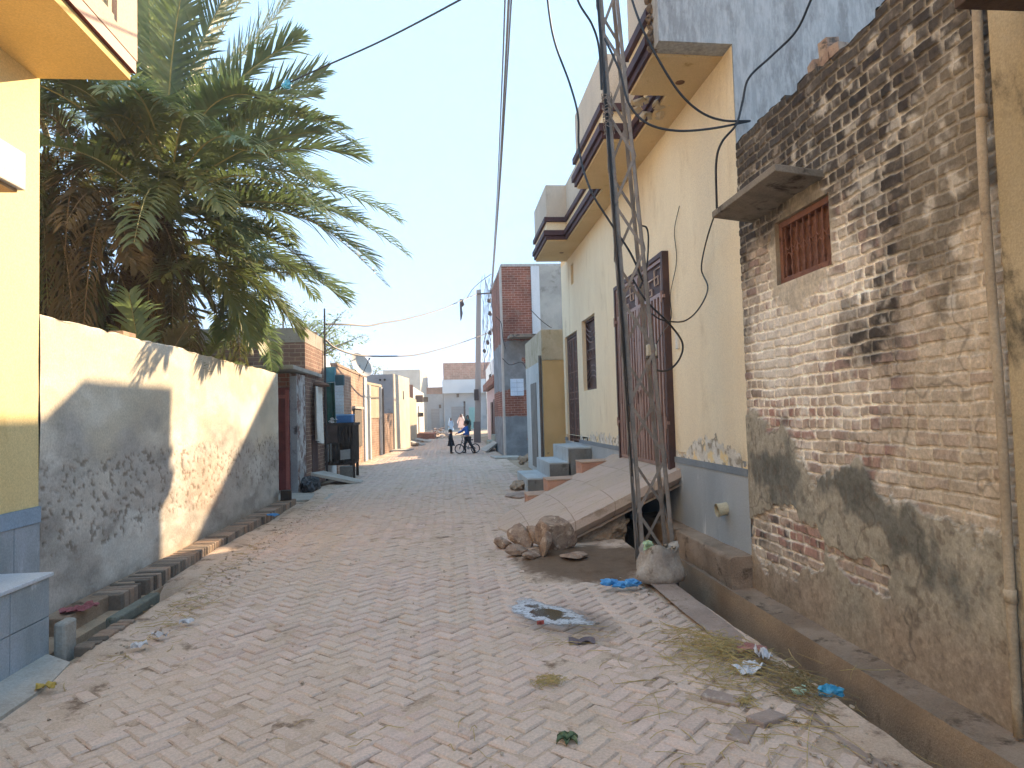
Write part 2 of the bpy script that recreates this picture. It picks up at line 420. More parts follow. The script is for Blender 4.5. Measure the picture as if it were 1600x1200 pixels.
# dust and sand that fills the joints and drifts over the bricks
def sand(y0, y1, st, name):
    xx = np.arange(-3.0, 1.93, st); xx[-1] = 1.925; yy = np.arange(y0, y1+st*.5, st)
    Xg, Yg = np.meshgrid(xx, yy, indexing='ij')
    Z = .016*np.sin(Xg*1.3+Yg*.35)+.014*np.sin(Yg*.9-Xg*.7) - .0090 + .022*(fbm(Xg*.8, Yg*.55, 5, 5)-.5) + .004*sm(6, 10, Yg) - .2*sm(-2.42, -2.5, Xg)*sm(6.9, 6.4, Yg) + .012*(fbm(Xg*5, Yg*5, 3, 9)-.5)
    el = np.array([edge_l(v) for v in yy])[None, :]; er = np.array([edge_r(v) for v in yy])[None, :]
    Z += .035*sm(.05, .35, el-Xg+.12) * (.5+fbm(Xg*3, Yg*3, 3, 3)) - .05*sm(.45, .6, el-Xg+.2)
    Z += .03*sm(0, .3, Xg-er)*(.3+fbm(Xg*4, Yg*4, 3, 8))
    Z += .05*sm(.55, 1.0, Xg)*sm(6.0, 6.3, Yg)*sm(7.9, 7.5, Yg)*(.5+fbm(Xg*3, Yg*3, 3, 11))
    return MB().grid(np.stack([Xg, Yg, Z], -1)), name
t = NT('road_dust'); p = t.pos(); x_, y_, z_ = t.sep(p)
cs = t.mix(t.mr(t.noise(p, 1.4, 7, .65), .38, .62), H('#b7a28e'), H('#c9b4a1')); cs = t.mix(t.mr(t.noise(p, 5, 6, .7), .5, .68), cs, H('#7d6a5a'))
sx = t.ma('MULTIPLY', t.ma('SUBTRACT', x_, 1.35), 1.25); sy = t.ma('MULTIPLY', t.ma('SUBTRACT', y_, 6.75), 1.15)
sr = t.ma('ADD', t.ma('SQRT', t.ma('ADD', t.ma('MULTIPLY', sx, sx), t.ma('MULTIPLY', sy, sy))), t.ma('MULTIPLY', t.ma('SUBTRACT', t.noise(p, 3.5, 6, .65), .5), .8))
cs = t.mix(t.mr(sr, .7, 1.0, .9, 0), cs, t.mix(t.noise(p, 9, 5, .7), H('#4c3c2f'), H('#78624e')))
g2 = t.mr(t.noise(p, 90, 4, .7), .25, .75, .85, 1.2)
nd = t.n('ShaderNodeVectorMath', operation='SCALE'); t.set(nd.inputs[0], cs); t.set(nd.inputs['Scale'], g2)
t.bump(t.noise(p, 70, 6, .7), .6, .012); m_sand = t.fin(nd.outputs[0], .97, .1); MATS['road_dust'] = m_sand
for a in ((-1.0, 14.0, .045, 'road_dust'), (14.0, 46, .16, 'road_dust')):
    mb_, nm = sand(*a); struct(mb_.build(nm, m_sand, smooth=True))
# smooth far road beyond the bricks
m_far = mn('far_road', '#a8957f', '#9a8876', .8, .95, .3, 20)
struct(MB().plan([(-1.9, 45.7), (2.2, 45.7), (9, 75.9), (-2.5, 75.9)], -.03, -.004).build('far_road', m_far))
# concrete edging on the right of the road, bench in front of the right-hand walls
m_conc = mn('edge_concrete', '#a08c7e', '#8f7c6f', 2.2, .95, .5, 50, '#716250', (.55, .68), 5)
nx_, ny_ = 8, 90
yy = np.linspace(-1.2, 6.05, ny_); uu = np.linspace(0, 1, nx_)
P = np.zeros((nx_, ny_, 3)); U, V = np.meshgrid(uu, yy, indexing='ij')
P[..., 0] = 1.70+U*.225 + .012*(fbm(V*4, U*2, 3, 2)-.5)*2*(U > .9); P[..., 1] = V; P[..., 2] = .006+.014*(fbm(U*3, V*3, 4, 21)-.5)-.012*(U > .93)
e = MB().grid(P); Q = P[-1:].repeat(2, 0).copy(); Q[1, :, 2] = -.5; Q[1, :, 0] = 1.95; e.grid(Q)
struct(e.build('road_edging', m_conc, smooth=True))
t = NT('ledge_mud_shade'); p = t.pos(); x_, y_, z_ = t.sep(p)
cs = t.mix(t.mr(t.noise(p, 2.4, 6, .62), .36, .64), H('#a6917d'), H('#8d7966')); cs = t.mix(t.mr(t.noise(p, 3.5, 8, .68, .3), .53, .66), cs, H('#5d4e40'))
cs = t.mix(t.mr(t.ma('ADD', z_, t.ma('MULTIPLY', t.ma('SUBTRACT', t.noise(p, 6, 6, .65), .5), .22)), -.28, -.16, 1, 0), cs, H('#241f19'))  # shade of the drain painted in: ledge face darkened towards its foot
g2 = t.mr(t.noise(p, 76, 4, .7), .25, .75, .95, 1.25)
nd = t.n('ShaderNodeVectorMath', operation='SCALE'); t.set(nd.inputs[0], cs); t.set(nd.inputs['Scale'], g2)
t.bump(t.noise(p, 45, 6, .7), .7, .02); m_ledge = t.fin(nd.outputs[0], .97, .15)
def ledge(x0, x1, y0, y1, zt, zb, sd, r=.03):
    prof = [(x0+.02, zb)] + [(x0, zt-r*2)] + [(x0+r*.3, zt-r*.8), (x0+r, zt-r*.1)] + [(x0+r+(x1-x0-r)*k/6, zt+.012*k/6) for k in range(1, 7)]
    yy = np.linspace(y0, y1, int((y1-y0)/.05)+2); P = np.zeros((len(prof), len(yy), 3))
    for i, (x, z) in enumerate(prof):
        P[i, :, 0] = x + .022*(fbm(yy*2.2, yy*0+i*.6, 4, sd)-.5)*2*(i < len(prof)-1) ; P[i, :, 1] = yy; P[i, :, 2] = z + .02*(fbm(yy*3, yy*0+i*.5, 4, sd+4)-.5)*(i > 0)
    mb = MB().grid(P, flip=True); n_ = len(prof); k_ = len(yy)
    mb.add([tuple(P[i, 0]) for i in range(n_)]+[(x1, y0, zb)], [tuple(range(n_+1))]); mb.add([tuple(P[i, -1]) for i in range(n_)]+[(x1, y1, zb)], [tuple(range(n_, -1, -1))])
    return mb
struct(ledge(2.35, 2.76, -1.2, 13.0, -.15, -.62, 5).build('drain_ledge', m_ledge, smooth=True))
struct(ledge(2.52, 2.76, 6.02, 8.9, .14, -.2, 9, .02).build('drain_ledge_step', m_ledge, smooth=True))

# ------------------------------------------------------------------ weathered brick house on the right (worn wall, barred window)
bh = thing('brick_house', 'old weathered brick house with patchy grey render and a barred brown window', 'house', (RX, 4.5, -.15))
def brick_field(u, z, hb=.083, lb=.215, seed=1, wob=.02, mor=.011):
    uw = u + wob*(fbm(u*9, z*9, 3, seed)-.5)*2; zw = z + wob*.8*(fbm(u*5+7, z*9, 3, seed+5)-.5)*2 + .015*(vn(u*.8, z*.5, seed+2)-.5)
    row = np.floor(zw/hb); hd = _hash(row, row*0, seed+3) > .62
    L = np.where(hd, lb*.5, lb); off = _hash(row, row*0+1, seed+3)*lb
    q = (uw+off)/L; ci = np.floor(q); du = np.minimum(q-ci, 1-(q-ci))*L; dz = np.minimum(zw/hb-row, 1-(zw/hb-row))*hb
    d = np.minimum(du, dz); d = d - .010*(fbm(u*26, z*26, 4, seed+8)-.42) - .006*(fbm(u*4, z*4, 3, seed+9)-.5)
    return sm(mor*.35, mor*1.25, d), _hash(ci, row, seed+11), _hash(ci, row, seed+29)
def gs(u, z, u0, z0, su, sz):
    return np.exp(-((u-u0)/su)**2-((z-z0)/sz)**2)
du_ = .0072
u1 = np.arange(3.02, 6.035, du_); z1 = np.arange(-.2, 4.02, du_)
U, Z = np.meshgrid(u1, z1, indexing='ij')
br, r1, r2 = brick_field(U, Z)
# where grey cement render survives: a wavy upper limit, worn away again near the foot
lim = np.interp(u1, [3, 3.35, 3.7, 3.95, 4.2, 4.33, 4.45, 4.65, 4.9, 5.15, 5.4, 5.7, 6.05], [.75, .82, .86, .9, .92, 1.22, 1.1, .98, 1.02, 1.2, 1.33, 1.4, 1.47])[:, None]
n4 = fbm(U*3.2, Z*3.2, 6, 40); n8 = fbm(U*11, Z*11, 4, 51); n1 = fbm(U*1.1, Z*1.1, 4, 60)
pl = sm(.035, -.035, Z - lim - (n4-.5)*.5 - (n8-.5)*.16)
bare = gs(U, Z, 5.25, .42, .75, .26)+.8*gs(U, Z, 4.3, .38, .3, .12)+.55*gs(U, Z, 5.7, .2, .3, .3)
pl = pl*(1-sm(.47, .53, bare*.8+(n4-.5)*.9+(n8-.5)*.35))
wash = sm(.40, .62, .95*gs(U, Z, 3.25, 1.5, .75, 1.3)+.6*gs(U, Z, 3.3, 2.9, .5, .6)+.25*gs(U, Z, 4.0, 1.2, .5, .3)+(n4-.5)*.7+(n1-.5)*.3)   # thin ochre slurry over the bricks
win = (np.abs(U-4.94) < .56) & (Z > 2.2) & (Z < 3.2)
wm = sm(.3, .5, 1.0*gs(U, Z, 4.94, 2.7, .52, .46)+(n4-.5)*.6+(n8-.5)*.2)        # render round the window
white = np.clip(.12+1.15*gs(U, Z, 5.35, 1.95, .6, .48)+.75*gs(U, Z, 4.6, 2.3, .55, .4)+.55*gs(U, Z, 4.5, 1.45, .5, .25)+.7*gs(U, Z, 5.0, 1.1, .16, .2)+.4*gs(U, Z, 4.0, 3.0, .8, .5)+(n4-.5)*.95+(n8-.5)*.4, 0, 1)
soot = np.clip(.98*sm(2.3, 3.2, Z+(4.6-U)*.15)+.7*gs(U, Z, 4.25, 2.05, .42, .4)+.5*gs(U, Z, 5.95, 2.1, .18, 1.0)+.45*gs(U, Z, 3.6, 2.3, .3, .35)+(n4-.5)*1.1+(n1-.5)*.8, 0, 1)
red = np.clip(.9*gs(U, Z, 5.3, 1.42, .7, .2)+.5*gs(U, Z, 4.2, 1.15, .4, .15)+1.0*gs(U, Z, 5.2, .45, .6, .16), 0, 1)
bc = mixc(mixc(np.broadcast_to(L3('#9b8670'), U.shape+(3,)), L3('#b09a82'), r1), L3('#8f7466'), sm(.55, .9, r2))
bc = mixc(bc, mixc(np.broadcast_to(L3('#94604c'), U.shape+(3,)), L3('#a87763'), r1), np.clip(red*1.1-.15+(r2-.5)*.6, 0, 1))
bc = mixc(bc, mixc(np.broadcast_to(L3('#574c42'), U.shape+(3,)), L3('#74675a'), r1), .9*sm(.28, .74, soot+(r2-.5)*.32+(n8-.5)*1.1+(fbm(U*24, Z*24, 3, 341)-.5)*.6))
mc = mixc(np.broadcast_to(L3('#8d7c6a'), U.shape+(3,)), L3('#b7a892'), n8)
mc = mixc(mc, L3('#dccfbc'), sm(.15, .65, white+n8*.3-soot*.12))
bc = mixc(bc, L3('#cdbfae'), sm(.45, .95, white*.95+(n8-.5)*.7+(r1-.5)*.3)*.75)
colr = mixc(mc, bc, br)
colr = mixc(colr, mixc(np.broadcast_to(L3('#a8926f'), U.shape+(3,)), L3('#b8a283'), n8), wash*(.45+.45*n4)*(.75+.25*(1-br)))
pc = mixc(np.broadcast_to(L3('#8c8069'), U.shape+(3,)), L3('#9d907a'), n8)
dk = sm(.40, .62, .62*gs(U, Z, 5.0, .95, 1.3, .35)+.5*gs(U, Z, 3.45, .55, .3, .25)+.3*gs(U, Z, 4.1, .75, .4, .25)+(n4-.5)*1.0+(fbm(U*7, Z*2.2, 4, 77)-.5)*.6)
pc = mixc(pc, mixc(np.broadcast_to(L3('#5a564c'), U.shape+(3,)), L3('#6d695e'), n8), dk*.85)
pc = mixc(pc, L3('#988066'), sm(.45, .0, Z)*sm(.35, .6, n1+.1))
colr = mixc(colr, pc, pl)
colr = mixc(colr, mixc(np.broadcast_to(L3('#b5a386'), U.shape+(3,)), L3('#a08f76'), n8), wm*.9)
colr = mixc(colr, L3('#6e5c48'), sm(.62, .7, fbm(U*26, Z*18, 3, 90))*.5*pl)
colr = mixc(colr, L3('#8a7862'), sm(.25, -.2, Z + (n4-.5)*.4)*.6)
colr = colr*(.74+.52*fbm(U*38, Z*38, 4, 301))[..., None]*(.85+.3*fbm(U*9, Z*9, 4, 305))[..., None]
gr_ = sm(.42, .68, soot*.55+fbm(U*5, Z*5, 6, 321)*.75-.08); colr = colr*1.12*(1-.46*gr_*(1-pl*.7))[..., None]
wb_ = sm(.56, .68, fbm(U*7, Z*6, 5, 331)*.75+white*.28); colr = mixc(colr, L3('#cbbda9'), wb_*.5*(1-pl)*(1-wm))
crk = sm(.02, .0, np.abs(fbm(U*2.2, Z*2.2, 4, 311)-.5))*sm(.5, .6, n1); colr = mixc(colr, L3('#5a4f44'), crk*.5)
lum_ = (colr*np.array([.3, .55, .15])).sum(-1, keepdims=True); colr = (lum_*.38+colr*.62)*.96; mn_ = np.array([.27, .22, .17]); colr = np.clip(mn_+(colr-mn_)*1.12, .03, .8)*np.array([.97, .95, .9])
lump = fbm(U*14, Z*14, 4, 95)
dep = br*(.011+.006*r2)*(1-wash*.45) + .008*lump
miss = (r1 > .985) & (np.abs(U-4.05) < .35) & (np.abs(Z-2.75) < .4)
dep = np.where(miss & (br > .5) & (pl < .3) & (wm < .3), -.045, dep)
colr[miss & (br > .5) & (pl < .3) & (wm < .3)] = L3('#4a3f35')
dep = dep*(1-pl)+pl*(.026+.010*fbm(U*4, Z*4, 4, 99)+.004*n8)
dep = dep*(1-wm)+wm*(.022+.006*n8)
topr = 4.0 - .05*(vn(u1*4, u1*0, 4) > .55) - .03*vn(u1*9, u1*0, 6)
Zc = np.minimum(Z, topr[:, None])
Pw = np.stack([RX+.012-dep, U, Zc], -1)
WY0, WY1, WZ0, WZ1 = 4.54, 5.34, 2.5, 3.02
keep = ~((U[:-1, :-1] > WY0-.004) & (U[1:, 1:] < WY1+.004) & (Z[:-1, :-1] > WZ0-.004) & (Z[1:, 1:] < WZ1+.004))
m_hero = mattr('weathered_brick')
mb_ = MB().grid(Pw, keep)
tt = [colr.reshape(-1, 3)]
k_ = len(mb_.v)
# thickness of the wall top and reveals
Q = Pw[:, -1:].repeat(2, 1).copy(); Q[:, 1, 0] = RX+.25; mb_.grid(Q); tt.append(np.repeat(colr[:, -1:], 2, 1).reshape(-1, 3)*.9)
Q = Pw[-1:].repeat(2, 0).copy(); Q[1, :, 0] = RX+.05; mb_.grid(Q); tt.append(np.repeat(colr[-1:], 2, 0).reshape(-1, 3))
mb_.build('wall', m_hero, bh, tint=np.concatenate(tt))
mrv = MB(); X0, X1 = RX-.012, RX+.14
for a, b in (((WY0, WZ0), (WY1, WZ0)), ((WY1, WZ0), (WY1, WZ1)), ((WY1, WZ1), (WY0, WZ1)), ((WY0, WZ1), (WY0, WZ0))):
    mrv.add([(X0, a[0], a[1]), (X0, b[0], b[1]), (X1, b[0], b[1]), (X1, a[0], a[1])], [(0, 1, 2, 3)])
m_ren = mn('old_render', '#a8977c', '#96866f', 4, .95, .5, 60, '#7d6f5c', (.56, .68), 6)
mrv.build('window_reveal', m_ren, bh)
m_roofc = mn('roof_concrete', '#8a8178', '#9b9288', 2, .95, .4, 40)
MB().box(RX+.26, 8.5, -2.2, 6.0, 3.82, 3.93).box(RX+.26, RX+.5, -2.2, 6.0, -.2, 3.82).build('roof', m_roofc, bh)
# loose bricks standing on the wall top
m_lb = mn('loose_brick', '#8c6f5c', '#a58a72', 6, .95, .5, 60, '#5d5148', (.55, .66), 9)
for i, (y, dy, h, rz_) in enumerate(((4.62, .05, .2, .1), (4.78, .06, .12, -.2), (4.5, .045, .1, .3))):
    o = MB().obox((RX+.1, y, 3.985+h/2), (.055*math.cos(rz_), .055*math.sin(rz_), .006), (-dy*math.sin(rz_), dy*math.cos(rz_), 0), (0, .01, h/2)).build('loose_brick', m_lb, bevel=.006, off=(RX+.1, y, 3.98))
    tag(o, ('tall broken brick stood on end on the brick wall top', 'middle-sized loose brick lying beside the upright one on the wall top', 'smallest loose brick on the top edge of the brick wall')[i] , 'brick', 'loose bricks on the wall top')
# window: brown wood frame, boards behind, iron bars
m_wood = mn('brown_paint', '#744a38', '#85563f', 5, .7, .3, 50, '#4b2f25', (.58, .7), 7, spec=.3)
m_wood2 = mn('brown_board', '#7a5140', '#8a5f4b', 4, .75, .3, 40, stretch=(1, 4, .6))
wf = MB(); yA, yB, zA, zB = WY0+.003, WY1-.003, WZ0+.003, WZ1-.003; xa, xb = RX+.02, RX+.09
wf.box(xa, xb, yA, yA+.05, zA, zB).box(xa, xb, yB-.05, yB, zA, zB).box(xa, xb, yA+.05, yB-.05, zA, zA+.05).box(xa, xb, yA+.05, yB-.05, zB-.05, zB)
win_ = wf.build('window', m_wood, bh, bevel=.004)
MB().box(RX+.1, RX+.12, yA, yB, zA, zB).build('shutter_board', m_wood2, win_)
bars = MB(); nb = 8
for i in range(nb):
    y = yA+.075+(yB-yA-.15)*i/(nb-1)
    bars.box(RX+.035, RX+.05, y-.007, y+.007, zA+.05, zB-.05)
    for zc in (zA+.12, zB-.12): bars.obox((RX+.042, y, zc), (.012, 0, 0), (0, .013, 0), (0, 0, .02))
zm = (zA+zB)/2
for i in range(nb-1):
    y0 = yA+.075+(yB-yA-.15)*i/(nb-1); d = (yB-yA-.15)/(nb-1)
    for sgn in (1, -1):
        bars.tube([(RX+.034, y0+d*(.5-.5*math.cos(math.pi*k/8)), zm+sgn*(.012+.07*(1-math.sin(math.pi*k/8)))) for k in range(9)], .005, 5)
bars.build('window_bars', m_wood, win_)
m_slab = mn('stained_slab', '#6f665b', '#857a6c', 3, .95, .4, 40, '#423c36', (.52, .66), 4)
sl_ = MB(); sl_.prism([(2.38, 4.60, 3.25), (2.38, 5.77, 3.25), (RX+.02, 5.77, 3.20), (RX+.02, 4.60, 3.20)], (0, 0, -.055))
sl_.build('sunshade_slab', m_slab, bh, bevel=.006)
# plain rendered continuation and drainpipe at the near end
m_mould = mn('mouldy_render', '#a38f6b', '#b09b77', 1.6, .95, .35, 50, '#4f4a3c', (.50, .64), 1.9, stretch=(1, 1, .7))
nh = thing('rendered_house', 'ochre rendered house wall streaked black with mould, at the right edge beyond the drainpipe', 'house', (RX, 1.5, -.15))
MB().box(RX-.03, RX+.3, -1.5, 3.05, -.25, 4.4).build('wall', m_mould, nh)
MB().prism([(2.36, 2.0, 3.30), (2.36, 2.83, 3.30), (RX-.028, 2.83, 3.30), (RX-.028, 2.0, 3.30)], (0, 0, .09)).build('sunshade_slab', mn('dark_slab', '#4b3b30', '#5d4b3d', 5, .9, .4, 40), nh, bevel=.006)
m_pipe = mn('clay_pipe', '#a08b6f', '#b29d80', 3, .8, .3, 40, '#7a6b58', (.56, .68), 5)
dp = thing('drainpipe', 'buff painted drainpipe running down the joint beside the worn brick wall', 'pipe', (RX-.05, 3.1, -.1))
dpb = MB(); dpb.tube([(RX-.05+.006*math.sin(z*2), 3.1+.006*math.sin(z*3), z) for z in np.linspace(-.12, 4.6, 30)], .023, 10)
dpb.build('pipe', m_pipe, dp, smooth=True)
for z in (.55, 2.95): MB().tube([(RX-.05, 3.1, z-.03), (RX-.05, 3.1, z+.03)], .028, 10).build('pipe_collar', m_pipe, dp, smooth=True)

# ------------------------------------------------------------------ cream house with the stepped overhang
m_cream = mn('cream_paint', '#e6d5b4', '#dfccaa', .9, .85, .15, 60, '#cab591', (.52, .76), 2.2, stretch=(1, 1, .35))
yh = thing('cream_house', 'cream painted house with stepped overhanging parapet, brown mouldings and a striped metal gate', 'house', (RX, 11, 0))
Y0, Y1 = 6.03, 15.8
DOOR = (14.08, 15.55, .85, 3.24); WIN = (12.33, 13.55, 1.93, 3.34); VENT = (14.25, 14.55, 4.28, 4.72)
fa = holed(MB(), RX, Y0, Y1, 1.0, 4.93, [DOOR[:2]+(1.0, 3.24), WIN, VENT], .14, back=False)
fa.add([(RX, Y1, -.3), (9.5, Y1, -.3), (9.5, Y1, 6), (RX, Y1, 6)], [(0, 1, 2, 3)])
fa.build('wall', m_cream, yh)
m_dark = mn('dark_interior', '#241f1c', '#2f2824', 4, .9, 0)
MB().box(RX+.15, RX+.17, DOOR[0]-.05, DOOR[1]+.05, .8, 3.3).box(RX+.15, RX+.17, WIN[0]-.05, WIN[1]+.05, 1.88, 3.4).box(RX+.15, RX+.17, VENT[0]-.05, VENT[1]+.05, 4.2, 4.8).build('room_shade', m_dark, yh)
# blue-grey dado with a whitewashed, flaking band above it
m_dado = mn('blue_dado', '#a3a8aa', '#91979a', 1.4, .75, .15, 40, '#bcc0c1', (.57, .70), 3.0, spec=.3, stretch=(1, 1, .35))
m_dado2 = mn('dado_border', '#7d868d', '#727b83', 2, .75, .15, 40, spec=.3)
dd = holed(MB(), RX-.015, Y0, Y1, -.2, .86, [], 0); dd.add([(RX-.015, Y0, .86), (RX, Y0, .86), (RX, Y1, .86), (RX-.015, Y1, .86)], [(0, 1, 2, 3)])
dd.build('dado', m_dado, yh)
db = MB().box(RX-.022, RX+.01, Y0+.002, DOOR[0], .862, .93).box(RX-.022, RX+.01, DOOR[1], Y1-.002, .862, .93)
db.build('dado_border', m_dado2, yh)
# flaking limewash, its ragged upper edge modelled
yy = np.arange(Y0+.01, Y1, .014); uu = np.linspace(.932, 1.5, 46); Uf, Zf = np.meshgrid(yy, uu, indexing='ij')
hgt = .90+.16*fbm(Uf*1.1, Uf*0, 4, 3)+.22*np.exp(-((Uf-7.0)/.6)**2)+.12*np.exp(-((Uf-12)/.9)**2)
nf = fbm(Uf*9, Zf*9, 5, 12)
tc = mixc(np.broadcast_to(L3('#cfb98c'), Uf.shape+(3,)), L3('#b9b2a6'), sm(.38, .5, nf))
tc = mixc(tc, L3('#c9c3b8'), sm(.5, .62, fbm(Uf*12, Zf*14, 4, 19))*.8)
tc = mixc(tc, L3('#8f8575'), sm(.58, .68, fbm(Uf*16, Zf*16, 4, 15)))
kp = (Zf < hgt+(nf-.5)*.3)[:-1, :-1] & ~((Uf > DOOR[0]-.04) & (Uf < DOOR[1]+.04))[:-1, :-1]
Pf = np.stack([RX-.0015-.003*nf, Uf, Zf], -1)
MB().grid(Pf, kp).build('flaking_band', mattr('flaking_limewash'), yh, tint=tc.reshape(-1, 3))
# grey limewashed end wall (faces the camera), with the overhang's end plastered over
t = NT('streaked_limewash'); p = t.pos()
f1 = t.mr(t.noise(t.scale(p, (1, 1, .2)), 22, 8, .78), .40, .62); f2 = t.mr(t.noise(p, 1.1, 5, .6), .35, .65); f3 = t.mr(t.noise(t.scale(p, (1, 1, .5)), 5, 7, .7), .5, .66)
cl = t.mix(t.ma('MULTIPLY', f1, .65), t.mix(f2, H('#8f8f8e'), H('#a3a5a5')), H('#c4c5c4')); cl = t.mix(t.ma('MULTIPLY', f3, .5), cl, H('#787674'))
t.bump(t.noise(p, 40, 5, .65), .35, .01); m_lime = t.fin(cl, .93, .15)
ew = MB().prism([(2.04, Y0, 4.94), (2.04, Y0, 6.9), (9.5, Y0, 6.9), (9.5, Y0, -.2), (RX, Y0, -.2), (RX, Y0, 4.94)], (0, .22, 0))
ew.v = [(a+(.012*math.sin(c*37)), b, c+.012*math.sin(a*41)) if c > 4.9 and c < 5 else (a, b, c) for a, b, c in ew.v]
ew.build('end_wall', m_lime, yh)
# overhang + parapet, stepping in and out along the street
OUT = [(2.05, Y0+.221), (2.05, 7.05), (2.45, 7.05), (2.45, 8.3), (2.05, 8.3), (2.05, 10.1), (2.45, 10.1), (2.45, 13.25), (2.05, 13.25), (2.05, 15.05)]
poly = [(RX+.3, Y0+.221)] + OUT + [(RX+.3, 15.05)]
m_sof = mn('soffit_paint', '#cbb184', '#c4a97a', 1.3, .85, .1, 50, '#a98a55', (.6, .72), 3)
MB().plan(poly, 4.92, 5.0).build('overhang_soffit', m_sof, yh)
m_par = mn('parapet_paint', '#bcae9c', '#c8baa6', 1.2, .88, .12, 50, '#a69a8b', (.57, .7), 2, stretch=(1, 1, .5))
MB().plan(poly, 5.40, 6.06).plan([(RX+.302, Y0+.23), (9.4, Y0+.23), (9.4, Y1-.05), (RX+.302, Y1-.05)], 5.0, 5.3).build('parapet', m_par, yh)
MB().plan(poly, 5.0, 5.40).build('fascia', m_cream, yh)
m_purp = mn('maroon_moulding', '#452d30', '#52363a', 3, .7, .1, 50, spec=.35)
def strip(pts, outw, z0, z1, inner=.0):
    """moulding following the parapet line, standing proud by outw"""
    mb = MB()
    for i in range(len(pts)-1):
        a, b = Vector((*pts[i], 0)), Vector((*pts[i+1], 0)); d = (b-a).normalized(); nrm = Vector((-d.y, d.x, 0))
        # outline runs up the street with open air on its left (-x)
        e0 = outw if i > 0 else 0; 
        def tn(k):
            if k == 0 or k == len(pts)-1: return 0
            p0, p1, p2 = Vector((*pts[k-1], 0)), Vector((*pts[k], 0)), Vector((*pts[k+1], 0))
            cr = (p1-p0).cross(p2-p1).z
            return 1 if cr < 0 else -1
        A = a - d*outw*(1 if tn(i) > 0 else (-1 if tn(i) < 0 else 0)); B = b + d*outw*(1 if tn(i+1) > 0 else (-1 if tn(i+1) < 0 else 0))
        q = [A-nrm*-.0+nrm*outw, B+nrm*outw, b, a]
        mb.plan([(v.x, v.y) for v in q], z0, z1)
    return mb
for nm, ow, za, zb in (('lower_moulding', .035, 4.955, 5.03), ('lower_moulding', .07, 5.034, 5.13), ('upper_moulding', .05, 5.31, 5.40)):
    strip(OUT, ow, za, zb).build(nm, m_purp, yh)
strip(OUT, .02, 5.134, 5.2).build('fascia_bead', m_cream, yh)
# recessed light cups in the soffit
for y in (6.75, 9.3, 14.2):
    MB().lathe((2.5 if y != 9.3 else 2.4, y, 4.921), [(.0, -.002), (.035, -.003), (.045, -.006), (.05, -.002)], 14).build('light_cup', mn('cup_brown', '#6d4a33', '#5b3d2b', 4, .6, 0), yh, smooth=True)
# knocked-out soffit corner where the pylon passes: rough broken concrete
bk = MB()
for i in range(16): bk.blob((2.12+rnd.uniform(0, .5), 7.12+rnd.uniform(0, .5), 4.93+rnd.uniform(-.03, .03)), (rnd.uniform(.03, .09), rnd.uniform(.04, .1), rnd.uniform(.02, .05)), i, 1, .35, 2.5)
bk.build('broken_soffit', mn('broken_concrete', '#b7a88e', '#a4957c', 8, .95, .5, 60), yh)
eb = MB()
for i in range(48):
    z = 0+rnd.choice((5.0, 5.05, 5.12, 5.3, 5.36, 5.42, 5.2)); eb.blob((2.05+rnd.uniform(-.05, .03), Y0+.2+rnd.uniform(-.05, .03), z+rnd.uniform(-.05, .05)), rnd.uniform(.015, .04), i, 1, .4, 2.5)
eb.build('broken_edge', mn('broken_edge', '#7c6a58', '#5b4c42', 8, .95, .5, 60), yh)
# narrow double door of dark sheet with scrolled iron
m_brn = mn('maroon_metal', '#43302c', '#523a34', 3, .6, .15, 50, '#38281f', (.6, .7), 8, spec=.35)
m_brnl = mn('maroon_bar', '#6b5049', '#7b5f56', 4, .55, .1, 50, spec=.4)
dr = MB(); dy0, dy1, dz0, dz1 = DOOR
dr.box(RX+.05, RX+.1, dy0, dy0+.06, dz0, dz1).box(RX+.05, RX+.1, dy1-.06, dy1, dz0, dz1).box(RX+.05, RX+.1, dy0+.06, dy1-.06, dz1-.06, dz1)
dro = dr.build('door', m_brn, yh)
for s_ in (0, 1):
    ya = dy0+.06+s_*((dy1-dy0-.12)/2+.005); yb = ya+(dy1-dy0-.12)/2-.01
    lf = MB().box(RX+.07, RX+.09, ya, yb, dz0+.01, dz1-.065); lo = lf.build('door_leaf', m_brn, dro)
    gr = MB(); xg = RX+.06
    for yb_ in (ya+.02, yb-.02): gr.box(xg-.008, xg+.008, yb_-.012, yb_+.012, dz0+.03, dz1-.08)
    for zz in (dz0+.05, dz0+.95, dz0+1.1, dz0+1.55, dz1-.1): gr.box(xg-.008, xg+.008, ya+.033, yb-.033, zz-.012, zz+.012)
    yc = (ya+yb)/2; hw_ = (yb-ya)/2-.06
    for zc in (dz0+.4, dz0+.75, dz0+1.3, dz0+1.85, dz0+2.1):
        gr.tube([(xg-.01, yc+hw_*math.cos(tt_)*.8*(1 if s_ else -1), zc+.13*math.sin(tt_)) for tt_ in np.linspace(-2.2, 2.2, 13)], .008, 5)
    gr.box(xg-.006, xg+.006, yc-.008, yc+.008, dz0+.05, dz1-.1)
    gr.build('scroll_grille', m_brnl, lo)
